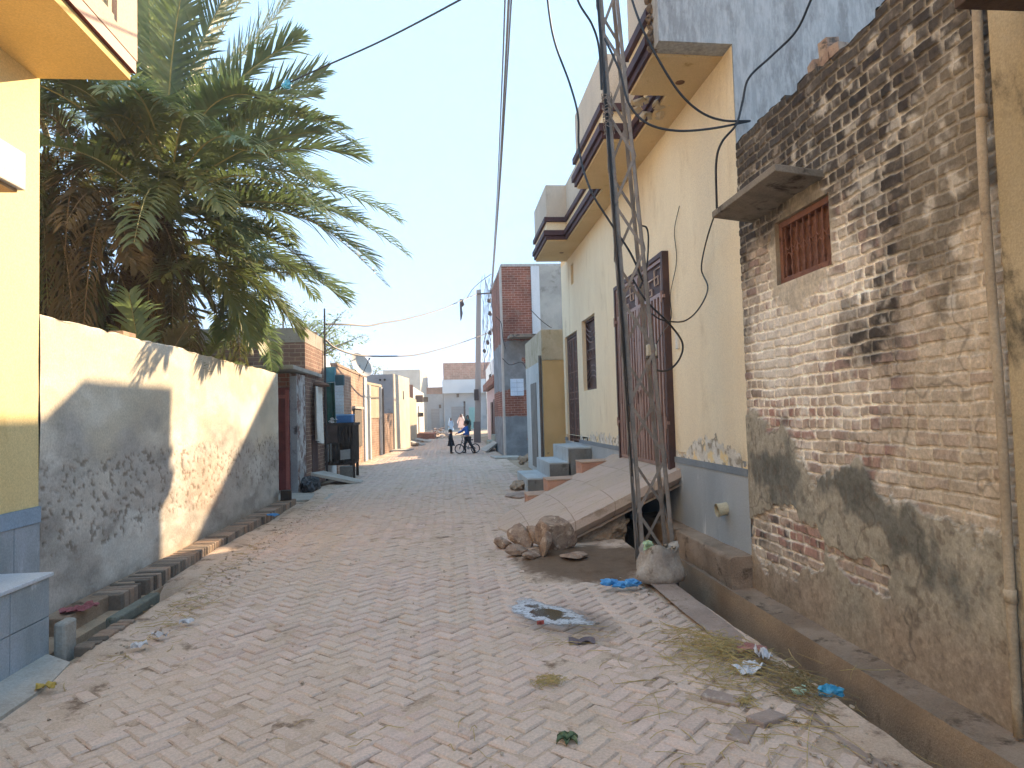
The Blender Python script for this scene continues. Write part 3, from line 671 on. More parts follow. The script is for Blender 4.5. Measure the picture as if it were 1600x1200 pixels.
# window with wavy iron grille
wf = MB(); wy0, wy1, wz0, wz1 = WIN; xw = RX+.10
wf.box(xw-.02, xw+.02, wy0+.001, wy0+.05, wz0+.001, wz1-.001).box(xw-.02, xw+.02, wy1-.05, wy1-.001, wz0+.001, wz1-.001).box(xw-.02, xw+.02, wy0+.05, wy1-.05, wz0+.001, wz0+.05).box(xw-.02, xw+.02, wy0+.05, wy1-.05, wz1-.05, wz1-.001)
wo = wf.build('window', m_brn, yh)
MB().box(xw+.021, xw+.035, wy0+.04, wy1-.04, wz0+.04, wz1-.04).build('window_shutter', m_brn, wo)
gr = MB()
for zc, sg in ((wz0+.12, 1), (wz0+.22, 1), (wz0+.32, 1), (wz1-.12, -1), (wz1-.22, -1), (wz1-.32, -1)):
    gr.tube([(xw-.03, wy0+.06+(wy1-wy0-.12)*k/16, zc+sg*.16*math.sin(math.pi*k/16)) for k in range(17)], .009, 5)
zc = (wz0+wz1)/2
for zz in (zc-.09, zc+.09): gr.bar((xw-.03, wy0+.05, zz), (xw-.03, wy1-.05, zz), .012, .012)
for k in range(5): gr.tube([(xw-.03, wy0+.17+.22*k+.07*math.cos(a_), zc+.07*math.sin(a_)) for a_ in np.linspace(0, 2*math.pi, 13)], .007, 5)
gr.build('window_grille', m_brnl, wo)
# main gate: tall double leaf of rose-brown bars over dark sheet, key-pattern panel at the top
GY0, GY1, GZ0, GZ1 = 8.13, 10.45, .79, 3.40; gx = RX-.035
m_gate = mn('gate_rose', '#7f6259', '#8d7067', 4, .45, .1, 50, '#664b44', (.58, .7), 6, spec=.45)
ga = MB(); 
ga.box(RX-.085, RX-.0, GY0-.07, GY0-.004, GZ0-.03, GZ1+.06).box(RX-.085, RX-.0, GY1+.004, GY1+.07, GZ0-.03, GZ1+.06).box(RX-.085, RX-.0, GY0-.004, GY1+.004, GZ1+.004, GZ1+.06)
gt = ga.build('gate', m_brn, yh)
for s_ in (0, 1):
    a = GY0+s_*(GY1-GY0)/2+.004; b = a+(GY1-GY0)/2-.008
    lf = MB().box(gx-.004, gx+.02, a, b, GZ0, GZ1); lo = lf.build('gate_leaf', m_brn, gt)
    fr = MB()
    fr.box(gx-.03, gx-.006, a, a+.05, GZ0, GZ1).box(gx-.03, gx-.006, b-.05, b, GZ0, GZ1)
    for zz in (GZ0, GZ1-.045, GZ1-.47): fr.box(gx-.03, gx-.006, a+.05, b-.05, zz, zz+.045)
    nb = 8
    for k in range(nb):
        y = a+.05+(b-a-.1)*(k+.5)/nb
        fr.box(gx-.033, gx-.006, y-.026, y+.026, GZ0+.046, GZ1-.471)
    fr.build('gate_bars', m_gate, lo)
    ky = MB()
    for k in range(3):
        y = a+.07+(b-a-.14)*k/3; d = (b-a-.14)/3; zb_ = GZ1-.40
        pts = [(0, 0), (0, .3), (.8, .3), (.8, .1), (.35, .1), (.35, .2), (1, .2)] if k % 2 == 0 else [(0, .2), (.6, .2), (.6, .08), (.2, .08), (.2, .0), (.9, 0), (.9, .3)]
        ky.tube([(gx-.02, y+d*u_, zb_+v_) for u_, v_ in pts], .011, 4)
    ky.build('key_pattern', mn('gate_pale', '#a39186', '#b3a196', 4, .45, .1, 50, spec=.45), lo)
    for zz in (GZ0+.55, GZ1-.5):
        ye = a-.03 if s_ == 0 else b+.03
        MB().tube([(gx-.055, ye, zz-.07), (gx-.055, ye, zz+.07)], .018, 8).box(gx-.06, gx-.03, ye-.06, ye+.06, zz-.02, zz+.02).build('hinge', m_gate, lo)
MB().box(gx-.06, gx-.034, (GY0+GY1)/2-.1, (GY0+GY1)/2+.1, 1.75, 1.79).tube([(gx-.07, (GY0+GY1)/2, 1.6), (gx-.07, (GY0+GY1)/2, 1.78)], .012, 6).build('gate_bolt', m_gate, gt)
# doorbell switch, pipe stub
MB().box(RX-.025, RX+.002, 7.78, 7.86, 2.22, 2.42).build('switch_plate', mn('white_plastic', '#cfcabd', '#c4bfb2', 5, .5, 0, spec=.4), yh, bevel=.006)
pst = MB().tube([(RX-.11, 6.57, .49), (RX+.02, 6.57, .51)], .062, 14, False).tube([(RX-.112, 6.57, .49), (RX+.0, 6.57, .505)], .05, 14, False)
pst.tube([(RX-.115, 6.57, .489), (RX-.10, 6.57, .49)], .068, 14, False)
pst.build('pipe_stub', mn('pvc', '#cbbd9c', '#bfb08e', 5, .5, 0, spec=.4), yh, smooth=True)

# ------------------------------------------------------------------ ramp up to the gate
m_ramp = mn('ramp_concrete', '#b29a88', '#a58e7e', 1.8, .9, .35, 50, '#bdaba0', (.55, .68), 2.2)
m_rub = mn('rubble_stone', '#8d7964', '#a08b74', 5, .97, .7, 40, '#6b5a49', (.55, .66), 6, bd=.02)
t = NT('ramp_slabs'); p = t.pos(); x_, y_, z_ = t.sep(p)
cb = t.n('ShaderNodeCombineXYZ'); t.set(cb.inputs[0], y_); t.set(cb.inputs[1], x_)
b_ = t.n('ShaderNodeTexBrick'); t.set(b_.inputs['Vector'], cb.outputs[0]); b_.offset = .5
for k_, v_ in (('Scale', 1), ('Brick Width', .9), ('Row Height', .48), ('Mortar Size', .006), ('Mortar Smooth', .4), ('Color1', H('#bba798')), ('Color2', H('#b09d8e')), ('Mortar', H('#8f7b6c'))): b_.inputs[k_].default_value = v_
cs = t.mix(t.mr(t.noise(p, 2.2, 7, .66), .42, .66), b_.outputs['Color'], H('#b2a08d')); cs = t.mix(t.mr(t.noise(t.scale(p, (.6, 2, 1)), 4, 7, .7), .54, .7), cs, H('#93806f'))
g2 = t.mr(t.noise(p, 80, 4, .7), .25, .75, .95, 1.25)
nd = t.n('ShaderNodeVectorMath', operation='SCALE'); t.set(nd.inputs[0], cs); t.set(nd.inputs['Scale'], g2)
t.bump(t.ma('ADD', t.ma('MULTIPLY', b_.outputs['Fac'], -.6), t.noise(p, 50, 5, .65)), .4, .01); m_ramp = t.fin(nd.outputs[0], .9, .2)
ra = thing('entry_ramp', 'sloping pinkish concrete ramp from the street up to the striped gate, its near edge broken', 'ramp', (1.8, 9.5, 0))
nu, nv = 26, 40
U, V = np.meshgrid(np.linspace(0, 1, nu), np.linspace(0, 1, nv), indexing='ij')
yv = 7.88+V*3.3; xb = np.interp(V, [0, .08, .2, .35, .55, .75, 1], [1.28, 1.0, .74, .62, .68, .86, 1.2])
Xr = xb+(2.74-xb)*U; Yr = yv + .12*(1-U)*(V-.5); zb = np.interp(V, [0, .12, .3, 1], [.16, .07, .015, .01])
Zr = zb+(.80-zb)*U**.96 + .012*(fbm(Xr*3, Yr*3, 4, 31)-.5) 
Zr = Zr - .006*((np.abs((Yr*1.0) % 1.1-.55) < .02) | (np.abs((Xr) % .7-.35) < .02))
PR = np.stack([Xr, Yr, Zr], -1)
mb_ = MB().grid(PR)
S = np.stack([PR[:, 0], PR[:, 0], PR[:, 0]], 0).copy(); S[1, :, 2] -= .10; S[1, :, 1] -= .02; S[2, :, 2] -= .17+.06*fbm(PR[:, 0, 0]*6, PR[:, 0, 0]*0, 3, 7); S[2, :, 1] += .10
mb_.grid(S)
S = np.stack([PR[:, -1], PR[:, -1]], 0).copy(); S[1, :, 2] = -.05; mb_.grid(S, flip=True)
S = np.stack([PR[0], PR[0]], 0).copy(); S[1, :, 2] -= .12; S[1, :, 0] -= .04; mb_.grid(S, flip=True)
S = PR[:, [0, 20]].copy(); S[:, :, 2] -= .2; mb_.grid(S, flip=True)
mb_.build('slab', m_ramp, ra, smooth=False)
# rough stones packed under the broken near edge, down to the drain
um = MB()
for i in range(30):
    x = rnd.uniform(1.3, 2.0); zt = .12+(x-1.28)/1.46*.62-.16
    z = rnd.uniform(-.02, max(.03, zt-.08)); r_ = rnd.uniform(.07, .16)
    um.rock((x, 7.98+rnd.uniform(0, .14)+.06*(zt-z), z), (r_, r_*.7, r_*rnd.uniform(.45, .8)), i+40, rot=Matrix.Rotation(rnd.uniform(-.5, .5), 3, 'Y'), sub=3)
xx_ = np.linspace(1.24, 2.06, 42); tt_ = np.linspace(0, 1, 18); A_, B_ = np.meshgrid(xx_, tt_, indexing='ij')
zt_ = .14+(A_-1.28)/1.46*.62-.12; zz_ = -.06+(zt_+.06)*B_; lumpy = fbm(A_*6, zz_*8, 5, 61)
um.grid(np.stack([A_+.04*(fbm(A_*9, zz_*9, 3, 64)-.5), 7.99-.13*lumpy+.12*B_**3-.05*np.floor(lumpy*6)/6, zz_], -1))
um.box(1.2, 1.93, 8.15, 11.0, -.04, .08).box(1.6, 1.93, 8.2, 11.0, .08, .2)
um.build('rubble_fill', m_rub, ra)
m_terra = mn('terracotta_step', '#a87a64', '#b88d77', 3, .9, .3, 50, '#8f6652', (.58, .7), 5)
m_terra2 = mn('terracotta_top', '#b39781', '#a88b75', 3, .9, .3, 50)
for i, (x0, x1, za, zb_, y0_) in enumerate(((1.22, 1.68, -.02, .20, 10.92), (1.55, 2.15, .1, .42, 11.0), (2.12, 2.72, .3, .68, 11.08))):
    s_ = MB().prism([(x0, y0_-.26, za), (x1, y0_-.26, za+.1), (x1, y0_-.26, zb_+.012), (x0, y0_-.26, zb_)], (0, .5, 0))
    so_ = s_.build('side_step', m_terra, ra, bevel=.012)
    MB().prism([(x0-.01, y0_-.27, zb_+.002), (x1, y0_-.27, zb_+.014), (x1, y0_-.27, zb_+.034), (x0-.01, y0_-.27, zb_+.022)], (0, .52, 0)).build('tread', m_terra2, so_, bevel=.006)
# ------------------------------------------------------------------ blue-grey steps to the side door
m_step = mn('blue_step', '#a8b0b2', '#999fa1', 2.5, .8, .2, 45, '#b4babb', (.58, .7), 4, spec=.3)
m_steps = mn('step_side', '#6a6b68', '#7b7c79', 3, .9, .3, 40, '#56554f', (.56, .68), 4)
es = thing('entrance_steps', 'three blue-grey plastered steps rising to the narrow side door of the cream house', 'steps', (2.1, 13.6, 0))
for (x0, x1, z1_) in ((1.47, 1.95, .27), (1.9, 2.32, .55), (2.27, 2.73, .83)):
    so_ = MB().box(x0, 2.735 if x1 > 2.5 else x1, 12.9, 14.75, -.05, z1_).build('step', m_step, es, bevel=.01)
    MB().box(x0+.012, x1-.006, 12.888, 12.9, -.04, z1_-.03).build('step_cheek', m_steps, so_)
tag(MB().blob((1.3, 12.6, -.01), (.28, .42, .045), 4, 3, .15, 1.5).build('paving_slab', m_conc, off=(1.3, 12.6, 0)), 'flat rounded concrete slab lying at the foot of the blue-grey steps', 'slab')
tag(MB().blob((1.36, 13.6, .06), (.2, .36, .12), 8, 3, .2, 1.5, sharp=True).build('boulder', m_rub, off=(1.36, 13.6, 0)), 'grey boulder against the street side of the blue-grey steps', 'boulder')

# ------------------------------------------------------------------ broken stones beside the ramp
m_rock = mn('tan_rock', '#a48b75', '#836b59', 9, .95, .8, 45, '#bda892', (.54, .66), 13, bd=.02)
ROCKS = [((1.14, 7.36, .19), (.24, .22, .23), 3, 'largest rounded tan boulder leaning on the low corner of the ramp', (.2, .3, .4)),
 ((.78, 7.58, .13), (.13, .2, .15), 11, 'tan stone heaped against the ramp, second in size after the big boulder', (.5, .35, .8)),
 ((.93, 7.47, .16), (.10, .2, .12), 23, 'long split stone tilted between the boulder and the outer stones', (.7, -.5, .3)),
 ((.98, 7.08, .13), (.06, .13, .17), 31, 'upright flat slate-like stone in front of the boulder', (.35, .35, -.2)),
 ((.70, 7.24, .06), (.15, .11, .06), 43, 'flat pale stone at the street end of the stone heap', (.1, .1, .5)),
 ((.82, 7.02, .04), (.10, .08, .045), 57, 'smallest flat stone at the front of the stone heap', (0, .1, .2)),
 ((1.26, 6.86, .055), (.2, .14, .04), 61, 'wide flat stone lying in the brown soil before the boulder', (0, .05, .4)),
 ((.58, 7.68, .05), (.11, .12, .08), 71, 'small dark stone at the back of the heap by the foot of the ramp', (.3, 0, .3))]
from mathutils import Euler
for c, r, sd, lb, e in ROCKS:
    tag(MB().rock(c, r, sd, rot=Euler(e).to_matrix()).build('rock', m_rock, off=(c[0], c[1], 0)), lb, 'rock', 'broken stones beside the ramp')

# ------------------------------------------------------------------ steel lattice pole
m_steel = mn('rusty_steel', '#807870', '#6d665f', 6, .65, .3, 60, '#7a6353', (.56, .68), 9, spec=.4)
ty = thing('lattice_pole', 'tall leaning steel lattice pole with crossed braces, standing in the soil beside the ramp', 'pole', (1.92, 6.35, 0))
B0 = [(1.73, 6.12), (2.03, 6.02), (2.10, 6.48), (1.80, 6.58)]     # feet
def cornr(k, z):
    q = min(z/9.2, 1); cx, cy = 1.915-.45*q*1.0, 6.3+.05*q
    s_ = 1-.72*q
    bx, by = B0[k][0]-1.915, B0[k][1]-6.3
    return Vector((cx+bx*s_, cy+by*s_, z))
ZT = 9.0
for k in range(4):
    lg = MB(); a0, a1 = cornr(k, -.1), cornr(k, ZT)
    d1 = (cornr((k+1) % 4, 0)-cornr(k, 0)).normalized(); d2 = (cornr((k-1) % 4, 0)-cornr(k, 0)).normalized(); w_ = .038
    for dA, dB in ((d1, d2), (d2, d1)):
        q = [a0, a0+dA*w_, a0+dA*w_+dB*.007, a0+dB*.007]; q2 = [a1+(v-a0)*.8 for v in q]
        lg.add(q+q2, [(0, 1, 2, 3), (7, 6, 5, 4), (0, 4, 5, 1), (1, 5, 6, 2), (2, 6, 7, 3), (3, 7, 4, 0)])
    lg.build('leg', m_steel, ty)
zl = [.05]
while zl[-1] < ZT-.4: zl.append(zl[-1]+.53*(1-.035*len(zl)*.6))
for k in range(4):
    for i in range(len(zl)-1):
        k2 = (k+1) % 4
        for p_, q_ in (((cornr(k, zl[i]), cornr(k2, zl[i+1])) if (i+k) % 2 else (cornr(k2, zl[i]), cornr(k, zl[i+1]))),):
            n_ = (cornr(k2, 0)-cornr(k, 0)).cross(Vector((0, 0, 1))).normalized()
            dlt = n_*(.006 if (p_-cornr(k, zl[i])).length < .01 else -.004)
            MB().bar(p_+dlt, q_+dlt, .005, .026, n_.cross(q_-p_)).build('brace', m_steel, ty)
m_wire = mn('black_cable', '#1e1e20', '#28282b', 5, .5, 0, spec=.4)
cl_ = MB()
for j in range(16):
    z = 4.35+rnd.uniform(-.16, .16); a = rnd.uniform(0, 6.28)
    c0 = cornr(0, z); cl_.tube([c0+Vector((.05*math.cos(a+t_), .05*math.sin(a+t_), .02*math.sin(3*t_+j)-.1*(t_ > 5)*rnd.random())) for t_ in np.linspace(0, 6, 9)], .004, 4)
cl_.build('wire_lashing', mn('lash_wire', '#8a8078', '#6d655e', 8, .6, 0), ty)
# cables strapped along the pole's street-side leg
for k, ph in enumerate((0, 1.7, 3.1)):
    MB().tube([cornr(0, z)+Vector((-.022-.012*math.sin(z*1.1+ph), -.02+.012*math.cos(z*1.4+ph), 0)) for z in np.linspace(.9+.5*k, 8.9, 46)], .006 if k else .008, 5).build('riser_cable', m_wire, ty)
mx_ = thing('junction_box', 'small cream plastic junction box fixed to the lattice pole in front of the gate', 'box', tuple(at(1018, 560, 6.25)))
c = at(1018, 548, 6.25)
MB().box(c.x-.045, c.x+.045, c.y-.035, c.y+.035, c.z-.05, c.z+.06).build('housing', mn('cream_plastic', '#bdb49c', '#c9c0a9', 5, .5, 0, spec=.4), mx_, bevel=.01)
MB().box(c.x-.05, c.x+.05, c.y-.038, c.y+.038, c.z-.075, c.z-.052).build('cap', mn('dark_plastic', '#4e463c', '#5d554a', 5, .5, 0), mx_, bevel=.004)
# ------------------------------------------------------------------ rubbish sack at the foot of the pole
m_sack = mn('dusty_sack', '#94877a', '#aca092', 5, .85, .6, 30, '#6f5f4e', (.56, .68), 8, bd=.02)
sk = thing('rubbish_sack', 'dusty open sack full of rubbish slumped against the foot of the lattice pole', 'sack', (1.83, 5.93, 0))
uu = np.linspace(0, 2*math.pi, 41); prof = [(.02, 0), (.21, .0), (.235, .035), (.225, .075), (.205, .12), (.18, .165), (.165, .205), (.17, .235), (.135, .21), (.1, .17), (.0, .16)]
P = np.zeros((41, len(prof), 3))
for j, (r, z) in enumerate(prof):
    k = 1+.26*(fbm(np.cos(uu)*2+9, np.sin(uu)*2+z*11+9, 5, 3)-.5)*2 + .05*np.sin(uu*9+z*24)*(z > .03)
    P[:, j, 0] = 1.83+r*k*np.cos(uu)*.92; P[:, j, 1] = 5.90+r*k*np.sin(uu)*.7; P[:, j, 2] = z*1.3+.03*np.sin(uu*3+1)*(z > .1)
P[-1] = P[0]
MB().grid(P).build('bag', m_sack, sk, smooth=True)
gb = MB()
for i in range(7): gb.blob((1.73+rnd.uniform(-.03, .04), 5.88+rnd.uniform(-.04, .04), .29+rnd.uniform(-.01, .05)), (.035, .03, .025), i, 2, .5, 3)
gb.build('green_bag', mn('green_film', '#8fae7a', '#b7c9a4', 12, .4, .3, 60, spec=.5), sk)
tr = MB()
for i in range(14): tr.blob((1.85+rnd.uniform(-.09, .1), 5.88+rnd.uniform(-.06, .06), .26+rnd.uniform(-.01, .04)), (rnd.uniform(.02, .045),)*2+(.02,), i+9, 1, .5, 3)
tr.build('scraps', mn('scrap', '#6d5f50', '#b0a08c', 25, .9, .3, 60, '#3d352d', (.5, .6), 30), sk)

# ------------------------------------------------------------------ small yellow house beyond the cream one
m_oldy = mn('old_yellow', '#c9aa74', '#bfa06b', 1.4, .9, .2, 50, '#6f6a52', (.66, .72), 2.3)
m_top = mn('peeled_top', '#a69a80', '#b5aa92', 2, .95, .4, 40, '#8b7b5c', (.55, .68), 3)
m_wash = mn('pale_limewash', '#a9b0b0', '#bcc1bf', 2, .9, .3, 40, '#8a8f8e', (.56, .68), 4, stretch=(1, 1, .3))
sh = thing('yellow_cottage', 'low yellow cottage front with peeling grey top edge, wedged past the blue-grey steps', 'house', (2.6, 17, 0))
MB().plan([(2.3, 16.2), (2.3, 19.6), (7, 19.6), (7, 16.2)], -.05, 2.78).build('wall', m_oldy, sh)
MB().plan([(2.285, 16.185), (2.285, 19.6), (7, 19.6), (7, 16.185)], 2.785, 3.52).build('parapet', m_top, sh)
MB().box(2.28, 2.298, 16.3, 19.55, -.05, 2.78).build('side_wall', m_wash, sh)
d_ = MB().box(2.262, 2.278, 17.3, 18.4, .1, 2.3).build('door', mn('grey_door', '#6d6a66', '#7a7671', 3, .8, .2, 40), sh)
MB().tube([(2.24, 16.24, z) for z in np.linspace(0, 2.9, 6)], .035, 8).build('downpipe', mn('dark_pipe', '#5a5048', '#6a5f56', 4, .8, .2, 40), sh, smooth=True)
# ------------------------------------------------------------------ tall brick-and-render house
m_twb = mbrick('tower_brick', '#84503f', '#6e4436', '#a08d80', .24, .085, .014, '#8d7468', (.52, .7), '#8b9094', [(-1, 1.45), (2.35, 4.2)], (.52, .58), 1.5, '#74777a')
tw = thing('tall_brick_house', 'tall narrow house of red brick and grey render with a paper notice on its wall', 'house', (2.6, 24.3, 0))
MB().plan([(2.05, 24.3), (2.0, 29), (11, 29), (11, 24.3)], -.1, 6.85).build('wall', m_twb, tw)
MB().plan([(2.03, 24.28), (1.985, 29.02), (11, 29.02), (11, 24.28)], 6.855, 6.95).build('coping', m_lime, tw)
MB().box(3.12, 3.42, 24.24, 24.298, 3.9, 6.85).build('painted_strip', mn('white_strip', '#b5bfc6', '#c2cad0', 2, .85, .1, 30, stretch=(2, 2, .3)), tw)
MB().box(3.425, 6, 24.27, 24.298, 2.6, 6.85).build('render_panel', mn('grey_render', '#8d8f8a', '#a2a39c', 1.1, .95, .3, 30, '#75766f', (.54, .68), 1.5), tw)
MB().box(1.98, 2.05, 24.285, 24.62, -.1, 6.85).build('corner_pier', mn('pier_render', '#a19b94', '#b0aaa2', 1.6, .95, .3, 30, '#a8837a', (.58, .7), 1.2), tw)
MB().prism([(2.2, 23.2, 4.26), (3.35, 23.2, 4.26), (3.35, 24.29, 4.3), (2.2, 24.29, 4.3)], (0, 0, -.1)).build('sunshade_slab', m_slab, tw)
MB().box(5.2, 10.6, 24.6, 28.6, 6.86, 9.38).build('unseen_shadow_block', mn('shadow_block_render', '#9d958a', '#aaa297', 2, .95, .3, 30), tw)  # added block, hidden from the camera, placed to cast a shadow on the garden wall
m_paper = mn('notice_paper', '#a9bfd6', '#b9cbdd', 3, .8, 0)
no = thing('paper_notice', 'pale blue ruled paper notice pasted on the tall brick house wall', 'notice', (2.5, 24.28, 2.45))
MB().box(2.26, 2.74, 24.27, 24.285, 2.16, 2.77).build('sheet', m_paper, no)
ru = MB()
for z in (2.3, 2.46, 2.62): ru.box(2.29, 2.71, 24.266, 24.2695, z, z+.012)
ru.box(2.49, 2.505, 24.2655, 24.2692, 2.2, 2.74)
ru.build('ruling', mn('ruling', '#7f97b0', '#8aa1b9', 3, .8, 0), no)
# sunken rubbly strip, culvert slabs and ledges on the right-hand side farther on
m_gconc = mn('grey_concrete', '#a6a096', '#969086', 2, .95, .3, 35, '#7e786e', (.57, .7), 3)
def slab(pts, th, lb, mat=m_gconc, nm='culvert_slab', cat='slab', grp=None):
    c = sum((Vector(p) for p in pts), Vector())/len(pts)
    return tag(MB().prism(pts, (0, 0, -th)).build(nm, mat, bevel=.008, off=(c.x, c.y, 0)), lb, cat, grp)
slab([(1.55, 22.9, .06), (2.45, 22.9, .05), (2.4, 23.9, .05), (1.45, 24.0, .06)], .1, 'flat culvert slab in front of the tall brick house corner')
slab([(1.5, 27.6, .02), (2.02, 28.3, .34), (2.02, 30.5, .34), (1.35, 29.8, .02)], .1, 'sloping grey ramp slab behind the boy with the bicycle')
for i, (x, y, r) in enumerate(((2.35, 21.6, .2), (2.7, 22.3, .26), (2.2, 20.6, .16), (3.0, 21.2, .3))):
    tag(MB().blob((x, y, .06), (r, r*1.3, .14), i+80, 2, .25, 1.8, sharp=True).build('rubble_block', m_rub, off=(x, y, 0)), ('squarish rubble block in the hollow before the tall brick house', 'largest rubble block against the foot of the tall brick house', 'small rubble block nearest the pale cottage side wall', 'rubble block deep in the corner by the cottage')[i], 'rubble', 'rubble blocks in the hollow')
hp = thing('stepped_plinth', 'grey-green stepped plinth beside the concrete pole, past the tall brick house', 'steps', (2.3, 32, 0))
for x0, z1_ in ((1.85, .28), (2.1, .55)): MB().box(x0, 2.42, 31, 33.5, -.03+(.0 if x0 < 2 else .0), z1_).build('step', mn('green_concrete', '#7d857c', '#8b938a', 2, .95, .3, 35), hp)
# pinkish house and red-tiled one farther right
m_pinkw = mn('pink_limewash', '#c2a19a', '#cdb3ac', 2, .9, .2, 40, '#9f8880', (.56, .68), 3)
m_rbrick = mbrick('far_red_brick', '#93604e', '#7f5142', '#a8988a', .3, .12, .02)
ph_ = thing('pink_house', 'low pinkish limewashed house front with brick-red eave beyond the tall house', 'house', (2.5, 36, 0))
MB().plan([(2.42, 30), (2.55, 44), (9, 44), (9, 30)], -.03, 2.95).build('wall', m_pinkw, ph_)
MB().plan([(2.15, 32), (2.3, 44), (9, 44), (9, 32)], 3.0, 3.4).build('parapet', m_rbrick, ph_)
d_ = MB().box(2.38, 2.43, 34, 35.6, .0, 2.3).box(2.42, 2.47, 37.4, 38.6, .0, 2.2).build('door', m_brn, ph_)
wc = thing('white_house', 'narrow whitewashed upper house rising behind the pink front', 'house', (4, 47, 0))
MB().plan([(3.0, 45), (3.2, 56), (10, 56), (10, 45)], -.03, 5.2).build('wall', mn('whitewash', '#cfd0cc', '#dcdcd8', 2, .9, .1, 30), wc)
MB().box(2.94, 3.0, 46.5, 47.8, 3.2, 4.3).build('window', m_dark, wc)

# ------------------------------------------------------------------ cream house at the left edge
m_lyel = mn('pale_yellow_paint', '#dac388', '#d3ba7e', .8, .85, .12, 50, '#bd9f62', (.56, .78), 2.0, stretch=(1, 1, .4))
m_lsof = mn('yellow_soffit', '#cfae6c', '#c8a662', 1.0, .85, .08, 50)
m_pinkb = mn('pinkish_trim', '#c9a890', '#bf9e87', 1.5, .85, .1, 50)
m_redt = mn('red_trim', '#611a15', '#6d211b', 4, .6, .1, 40, spec=.35)
m_tile = mn('blue_tile', '#97a2ad', '#7f8c92', 2.0, .5, .1, 40, '#b8c2ca', (.54, .68), 3.5, spec=.4, stretch=(1, 1, .5))
m_tile2 = mn('tile_border', '#7d93a8', '#879cb0', 2, .6, .1, 40, spec=.4)
m_grout = mn('dark_grout', '#525a5c', '#5f6768', 6, .9, 0)
lh = thing('yellow_house', 'yellow painted house at the left edge with red trimmed balcony and blue tiled dado', 'house', (LX, 2, 0))
MB().plan([(LX, -3), (LX, 5.36), (-10, 5.36), (-10, -3)], .92, 8).build('wall', m_lyel, lh)
MB().plan([(LX-.004, -3), (LX-.004, 5.356), (-9.9, 5.356), (-9.9, -3)], -.1, .919).build('plinth', m_lyel, lh)
tl = MB(); yt = 5.355
ti = 0
while yt > -1:
    wd = (.30, .27, .33, .29)[ti % 4]; ti += 1; tl.box(LX-.003, LX+.012, yt-wd+.006, yt, -.05, .80); yt -= wd
tl.build('dado_tile', m_tile, lh)
MB().box(LX-.002, LX+.008, -1, 5.354, -.05, .802).build('dado_grout', m_grout, lh)
MB().box(LX-.003, LX+.02, -3, 5.358, .803, .918).build('dado_border', m_tile2, lh)
# balcony
BX = -2.36
MB().box(-10, BX+.0, -3, 5.33, 4.135, 4.2).build('balcony_soffit', m_lsof, lh)
MB().box(-10, BX+.03, -3, 5.36, 4.203, 4.30).build('red_moulding', m_redt, lh)
bp = MB().box(BX-.12, BX+.035, -3, 5.37, 4.302, 4.42).box(BX-.12, BX+.035, -3, 5.37, 5.28, 5.42)
for y in (5.21, 3.9, 2.6, 1.3): bp.box(BX-.12, BX+.035, y-.16, y+.16, 4.42, 5.28)
bp.box(-10, BX-.12, 5.21, 5.37, 4.302, 5.42)
bp.build('balcony_frame', m_pinkb, lh)
MB().box(BX-.1, BX-.01, -3, 5.2, 4.4, 5.3).build('balcony_panel', m_lyel, lh)
MB().box(BX-.01, BX+.022, -3, 5.05, 4.42, 4.47).box(BX-.01, BX+.02, 4.95, 5.0, 4.47, 5.28).build('panel_bead', mn('grey_bead', '#a1957f', '#ada189', 3, .8, .1), lh)
MB().lathe((-2.68, 4.22, 4.134), [(0, -.012), (.05, -.012), (.06, -.02), (.085, -.012), (.088, .0)], 18).build('downlight', mn('lamp_white', '#d6cfc2', '#cfc7ba', 3, .4, 0, spec=.4), lh, smooth=True)
sd = MB().box(LX, -2.42, 1.5, 4.15, 2.88, 3.10); 
sd.build('window_hood', mn('hood_white', '#c9bfb2', '#d3c9bc', 1.2, .85, .1, 50), lh, bevel=.006)
MB().box(LX, -2.45, 1.5, 4.12, 2.86, 2.879).build('hood_soffit', mn('hood_soffit', '#ab8d6a', '#b5976f', 2, .9, .1), lh)
sp_ = thing('tiled_step', 'blue-grey tiled doorstep block in front of the yellow house, with pale plinth', 'steps', (-2.85, 3.3, 0))
bk_ = MB()
yt = 4.78; k_ = 0
while yt > 1:
    for (za, zb_) in ((.0, .262), (.268, .515)): bk_.box(-2.655, -2.632, yt-.40, yt-.006, za, zb_)
    yt -= .40
bk_.box(-3.0, -2.66, 4.782, 4.80, 0, .262).box(-3.0, -2.66, 4.782, 4.80, .268, .515)
bk_.build('face_tile', m_tile, sp_)
MB().box(-3.02, -2.645, .9, 4.79, -.04, .51).build('block', m_grout, sp_)
MB().box(-3.025, -2.62, .9, 4.81, .518, .545).build('top_slab', mn('top_slab', '#a9b3bd', '#b7c0c8', 2, .45, .08, 40, spec=.45), sp_, bevel=.005)
MB().prism([(-2.63, .9, .03), (-2.34, .9, .0), (-2.36, 4.3, .0), (-2.42, 4.62, .01), (-2.63, 4.75, .03)], (0, 0, -.06)).build('plinth', m_gconc, sp_)

